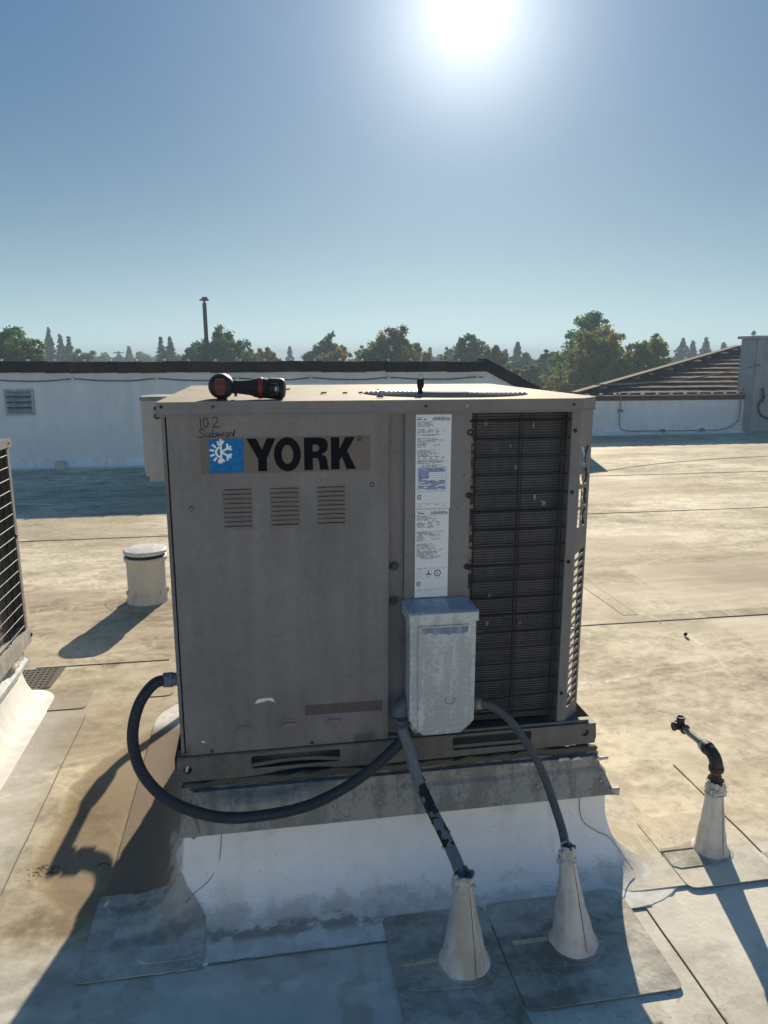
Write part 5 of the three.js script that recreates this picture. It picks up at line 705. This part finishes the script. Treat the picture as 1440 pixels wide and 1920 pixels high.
// crumbs on the roof
solo('pebble', crumple(new THREE.IcosahedronGeometry(0.012, 2), 0.012, 60, 2).translate(2.69, 0.012, -1.737), M.blackSoft, 'small black pebble on the sunlit membrane to the right of the air conditioner', 'pebble', [2.69, 0, -1.737]);
solo('twig', tube(curve([[-0.31, 0.006, -0.19], [-0.29, 0.009, -0.197], [-0.268, 0.006, -0.188]]), 0.0016, 12, 5), M.blackSoft, 'short curved dark twig on the muddy membrane beside the curb', 'twig', [-0.29, 0.004, -0.19]);
// ---------------------------------------------------------------- trees and far things
const leafMat = (o) => new THREE.MeshPhysicalMaterial({ vertexColors: true, roughness: 0.9, transmission: 0.6, thickness: 0, side: THREE.DoubleSide, ...o });
const LEAF = leafMat({}), NEEDLE = leafMat({ transmission: 0.3 });
const bark = std({ color: lin(0.06, 0.048, 0.037), roughness: 1 });
const TINT = { green: [[0.04, 0.12, 0.026], [0.06, 0.15, 0.034], [0.09, 0.17, 0.042]], olive: [[0.1, 0.17, 0.036], [0.15, 0.2, 0.042], [0.2, 0.21, 0.045]], gold: [[0.22, 0.21, 0.04], [0.15, 0.2, 0.04], [0.3, 0.22, 0.04]], orange: [[0.34, 0.18, 0.05], [0.24, 0.17, 0.045], [0.14, 0.17, 0.04]], rust: [[0.16, 0.17, 0.055], [0.1, 0.15, 0.05], [0.22, 0.17, 0.055]], haze: [[0.06, 0.13, 0.04], [0.08, 0.15, 0.05]], con: [[0.034, 0.095, 0.048], [0.045, 0.11, 0.058]] };
const GY = -5.6;
function leaves(list, size, r, flat = 0) {                      // list of [x,y,z,color] -> one crown geometry of small leaf clumps
  const n = list.length, pos = new Float32Array(n * 18), nor = new Float32Array(n * 18), col = new Float32Array(n * 18), u = V3(), v = V3(), w = V3();
  list.forEach(([x, y, z, c], i) => {
    u.set(r() - 0.5, (r() - 0.5) * (1 - flat), r() - 0.5).normalize(); w.set(r() - 0.5, r() - 0.5 + flat, r() - 0.5).normalize(); v.crossVectors(u, w).normalize(); w.crossVectors(u, v);
    const s = size * (0.6 + r() * 0.8), t = s * (0.45 + r() * 0.3), P = [[-s, 0], [0, -t], [s, 0], [-s, 0], [s, 0], [0, t]], b = 0.8 + r() * 0.45;
    P.forEach(([a, d], k) => { const o = i * 18 + k * 3; pos[o] = x + u.x * a + v.x * d; pos[o + 1] = y + u.y * a + v.y * d; pos[o + 2] = z + u.z * a + v.z * d; nor[o] = w.x; nor[o + 1] = w.y; nor[o + 2] = w.z; col[o] = c[0] * b; col[o + 1] = c[1] * b; col[o + 2] = c[2] * b; });
  });
  const g = new THREE.BufferGeometry(); g.setAttribute('position', new THREE.BufferAttribute(pos, 3)); g.setAttribute('normal', new THREE.BufferAttribute(nor, 3)); g.setAttribute('color', new THREE.BufferAttribute(col, 3)); return g;
}
function broadleaf(kind, x, z, top, w0, label, seed) {
  const r = rngOf(seed), t = thing('broadleaf_tree', label, 'tree', [x, GY, z], 'trees beyond the parapet'), w = w0 * 1.2;
  const dist = Math.hypot(x - 0.26, z - 2.05), size = dist * 0.0016, H = top - GY, low = Math.max(GY + 1.6, top - Math.max(2.6 * w, 3.2)), list = [], limbs = [], T0 = TINT[kind], lobes = [];
  const nl = 7 + Math.round(w * 2.5);
  for (let i = 0; i < nl; i++) {                            // upright boughs, the outer ones shorter, each a cluster of leaf clumps
    const a = i * 2.4 + r() * 0.9, q = i === 0 ? 0.1 : Math.sqrt((i + 0.3) / nl) * (0.8 + 0.3 * r()), R = w * (0.28 + 0.16 * r()), f = 1 - 0.6 * q * q + (r() - 0.5) * 0.14;
    lobes.push([x + Math.cos(a) * (w - R * 0.5) * q, i === 0 ? top - R * 1.15 : Math.min(top - R, mix(low + R, top - R, f)), z + Math.sin(a) * (w - R * 0.5) * q, R]);
  }
  for (let i = 0; i < nl * 0.7; i++) { const a = r() * 6.28, q = r(), R = w * 0.36; lobes.push([x + Math.cos(a) * (w * 0.75) * q, mix(low + R, mix(low, top, 0.55), r()), z + Math.sin(a) * w * 0.75 * q, R]); }
  for (const [lx, ly, lz, R] of lobes) {
    const nc = 15, cb = T0[Math.floor(r() * T0.length)];
    for (let i = 0; i < nc; i++) {
      const b0 = r() * 6.283, e0 = Math.acos(2 * r() - 1), d0 = R * Math.pow(r(), 0.5) * 1.05, cx = lx + d0 * Math.sin(e0) * Math.cos(b0) * 0.85, cy = ly + d0 * Math.cos(e0) * 1.2, cz = lz + d0 * Math.sin(e0) * Math.sin(b0) * 0.85, cr = R * (0.2 + 0.22 * r()), c = r() < 0.7 ? cb : T0[Math.floor(r() * T0.length)], m = Math.round(60 * Math.min(2.4, cr / (size * 2)));
      for (let k = 0; k < m; k++) { const b = r() * 6.283, e = Math.acos(2 * r() - 1), d = cr * Math.pow(r(), 0.45) * (0.7 + 0.6 * r()); list.push([cx + d * Math.sin(e) * Math.cos(b), cy + d * Math.cos(e) * 0.85, cz + d * Math.sin(e) * Math.sin(b), c]); }
    }
    limbs.push(rod(V3(x + (lx - x) * 0.12, mix(GY + H * 0.3, ly, 0.35), z + (lz - z) * 0.12), V3(lx, ly, lz), w * 0.03, w * 0.01, 5));
  }
  part('crown', leaves(list, size, r), LEAF, t);
  part('trunk', [cyl(w * 0.13, w * 0.05, top - GY - w * 0.9, 9).translate(x, (GY + top - w * 0.9) / 2, z), ...limbs], bark, t); return t;
}
function conifer(kind, x, z, top, w, label, seed) {
  const r = rngOf(seed), t = thing('conifer_tree', label, 'tree', [x, GY, z], 'conifers beyond the parapet'), dist = Math.hypot(x - 0.26, z - 2.05), size = dist * 0.0014, list = [], low = GY + 1.5, bw = Math.max(0.6, top - 0.7), T0 = TINT.con;
  const tiers = 40;
  for (let i = 0; i < tiers; i++) {
    const h = i / tiers, y = mix(low, top, h), R = Math.min(1.9 * w, 1.12 * w * Math.pow((top - y) / bw, 1.05) * (0.6 + 0.6 * r())), nb = Math.round(7 + 6 * (1 - h));
    for (let k = 0; k < nb; k++) { const a = r() * 6.283, L = R * (0.6 + 0.55 * r()), c = T0[Math.floor(r() * 2)], m = Math.max(4, Math.round(L / size * 5)); for (let j = 0; j < m; j++) { const q = Math.sqrt(r()), s = (r() - 0.5) * size * 3; list.push([x + Math.cos(a) * L * q - Math.sin(a) * s, y - 0.32 * L * q * q + 0.1 * L * q + (r() - 0.5) * size * 1.6, z + Math.sin(a) * L * q + Math.cos(a) * s, c]); } }
  }
  for (let j = 0; j < 24; j++) list.push([x + (r() - 0.5) * size, top - r() * size * 6, z + (r() - 0.5) * size, T0[0]]);
  part('crown', leaves(list, size, r, 0.4), NEEDLE, t); part('trunk', cyl(w * 0.11, w * 0.015, top - GY - 0.1, 7).translate(x, (GY + top - 0.1) / 2, z), bark, t); return t;
}
const B = 'broad dark green tree ', TREES = [
  ['green', -10.64, -34.36, 2.98, 1.64, 'bushy dark green tree rising over the tall wall above the louvre vent'], ['green', -13.42, -37.66, 3.29, 1.51, 'tall dark green tree behind the bushy tree above the louvre vent'],
  ['con', -23.09, -90.04, 4.72, 1.16, 'tallest of three hazy conifers beside the bushy dark green tree'], ['con', -23.13, -95.18, 4.15, 1.01, 'middle one of three hazy conifers beside the bushy dark green tree'], ['con', -20.42, -87.6, 3.73, 0.99, 'shortest of three hazy conifers beside the bushy dark green tree'],
  ['green', -14.25, -66.43, 2.12, 2.01, 'low wide green tree in front of the three hazy conifers'], ['haze', -24, -125.67, 1.81, 3.73, 'low hazy tree mass next to the wooden utility pole'], ['con', -20.24, -126.33, 3.08, 0.84, 'lone small hazy conifer just past the wooden utility pole'],
  ['con', -9.86, -82.35, 3.59, 0.79, 'narrow conifer of a close pair standing alone against the sky'], ['con', -8.93, -82.45, 3.65, 1.22, 'wider conifer of a close pair standing alone against the sky'],
  ['green', -1.94, -47.9, 3.43, 2.08, 'loose green tree right behind the twin headed lamp post'], ['green', -4.62, -57.75, 2.47, 0.95, 'small green tree at the foot of the lamp post'], ['olive', -0.4, -49.95, 2.26, 0.97, 'small yellow green tree beside the tree behind the lamp post'], ['orange', 0.98, -55.95, 2.06, 1.17, 'low orange brown tree behind the cordless drill'],
  ['con', 5.31, -117.85, 3.03, 0.69, 'tiny hazy conifer alone past the low orange brown tree'], ['green', 5.79, -57.7, 3.27, 1.81, 'open green tree rising behind orange foliage above the wall'], ['orange', 5.4, -49.7, 2.02, 1.68, 'orange brown foliage in front of the open green tree'], ['rust', 8.66, -45.21, 3.46, 2.28, 'large rust and olive tree above the middle of the wall'], ['olive', 7.2, -43.43, 2.13, 0.99, 'small yellow green tree at the foot of the rust tree'],
  ['con', 24.87, -105.16, 2.77, 0.63, 'tiny hazy conifer touching the rust tree'], ['green', 16.11, -53.75, 3.13, 2.08, 'dark green tree above the sloping end of the tall wall'], ['olive', 16.63, -49.41, 2.4, 1.09, 'yellow green tree over the sloping tile end of the wall'], ['con', 32.1, -92.75, 2.39, 0.86, 'short hazy conifer in front of the taller grey one'], ['con', 31.88, -87.53, 3.3, 1.23, 'grey green conifer past the sloping tile end of the wall'], ['haze', 39.69, -100.64, 1.2, 2.76, 'low hazy tree between the grey conifer and the golden tree'], ['olive', 10.16, -26.27, 1.14, 0.47, 'little bright bush peeking over the sloping tile end'],
  ['green', 23.03, -48.02, 4.38, 2.45, 'tallest dark tree behind the big golden tree'], ['gold', 18.17, -35.94, 3.12, 2.17, 'big golden green tree beside the brown tile roof'], ['olive', 20.4, -34.81, 2.71, 1.57, 'yellow green tree rising behind the brown tile roof'], ['gold', 17.42, -38.47, 0.92, 1.26, 'low golden bush at the foot of the big golden tree'],
  ['con', 56.74, -92.34, 3.95, 1.58, 'first hazy conifer over the brown tile roof'], ['con', 60.46, -95.94, 3.68, 0.91, 'slim hazy conifer over the brown tile roof'], ['con', 60.28, -92.51, 4.04, 1.61, 'broad hazy conifer over the brown tile roof'], ['con', 65.41, -96.34, 3.41, 1.19, 'short hazy conifer nearest the grey housing'], ['con', 60.96, -83.63, 4.61, 1.06, 'conifer tip showing over the grey housing roof'], ['haze', 71, -101, 2.89, 3.59, 'low hazy trees between the conifers and the grey housing'],
  ['haze', 21.81, -80.17, 2.45, 1.83, 'hazy low tree behind the dark green tree at the sloping wall end'], ['haze', 23.47, -74.51, 2.61, 1.95, 'hazy tree filling the gap before the short grey conifer'], ['haze', 25.94, -68.42, 1.74, 1.62, 'low hazy tree in front of the grey green conifer'], ['green', 23.31, -55.51, 2.09, 1.07, 'small dark green tree tucked against the tallest dark tree'],
  ['haze', 11.78, -77.12, 2.4, 1.95, 'hazy tree behind the yellow green tree at the foot of the rust tree'], ['haze', 6.59, -82.72, 2.22, 1.71, 'hazy tree behind the open green tree'], ['haze', -9.09, -92.49, 1.76, 1.77, 'low hazy tree behind the close pair of conifers'], ['olive', -1.37, -72.94, 2.04, 1.62, 'low yellow green tree behind the tree at the lamp post'], ['olive', 17.88, -44.74, 1.02, 1.08, 'low yellow green bush over the far grey roof'], ['rust', 12.53, -56.68, 2.7, 1.12, 'smaller rust tree leaning on the large rust and olive tree'],
  ['haze', -19.38, -136.57, 1.46, 4.02, 'far low hazy tree between pole and conifer pair'], ['haze', 28.27, -114.64, 1.48, 2.58, 'far low hazy tree between rust tree and dark green tree']];
TREES.forEach(([k, x, z, top, w, label], i) => (k === 'con' ? conifer : broadleaf)(k, x, z, top, w, label, 1000 + i * 17));
{
  const t = thing('lamp_post', 'tall dark parking lot lamp post with a short twin head', 'lamp post', [-2.25, GY, -37.87]), m = std({ color: lin(0.03, 0.035, 0.035), roughness: 0.6 });
  part('pole', rod(V3(-2.2, GY, -37.87), V3(-2.29, 4.2, -37.87), 0.13, 0.1, 14), m, t);
  part('lamp_head', [box(-2.52, -2.06, 4.32, 4.4, -37.98, -37.76, 0.02)], m, t); part('lamp_head', box(-2.4, -2.12, 4.4, 4.5, -37.96, -37.78, 0.02), m, t);
  part('arm', rod(V3(-2.29, 4.18, -37.87), V3(-2.29, 4.34, -37.87), 0.06, 0.06, 10), m, t);
}
{
  const t = thing('utility_pole', 'distant wooden utility pole with one crossarm', 'utility pole', [-21.8, GY, -126]), m = std({ color: lin(0.06, 0.05, 0.04), roughness: 1 });
  part('pole', rod(V3(-21.8, GY, -126), V3(-21.8, 2.3, -126), 0.16, 0.12, 8), m, t); part('crossarm', box(-22.6, -21.0, 1.95, 2.12, -126.1, -125.9), m, t);
}
{
  const t = thing('far_house', 'distant low grey roofed building among the trees past the sloping wall end', 'building', [30, GY, -62]);
  part('wall', box(22, 36, GY, -1.4, -64, -58), std({ color: lin(0.3, 0.29, 0.27), roughness: 0.9 }), t);
  part('roof', metreUV(ext(poly([[-4.2, 0], [4.2, 0], [0, 1.6]]), 15.4).rotateY(Math.PI / 2).translate(21.3, -1.4, -61)), std({ color: lin(0.17, 0.18, 0.19), roughness: 0.9 }), t);
  for (let i = 0; i < 4; i++) part('window', box(24 + i * 3, 25.4 + i * 3, -4, -2.6, -57.995, -57.96), std({ color: lin(0.03, 0.035, 0.04), roughness: 0.1 }), t);
}
scene.fog = new THREE.FogExp2(new THREE.Color().setRGB(0.62, 0.77, 0.9), 0.0028);
renderer.render(scene, camera);
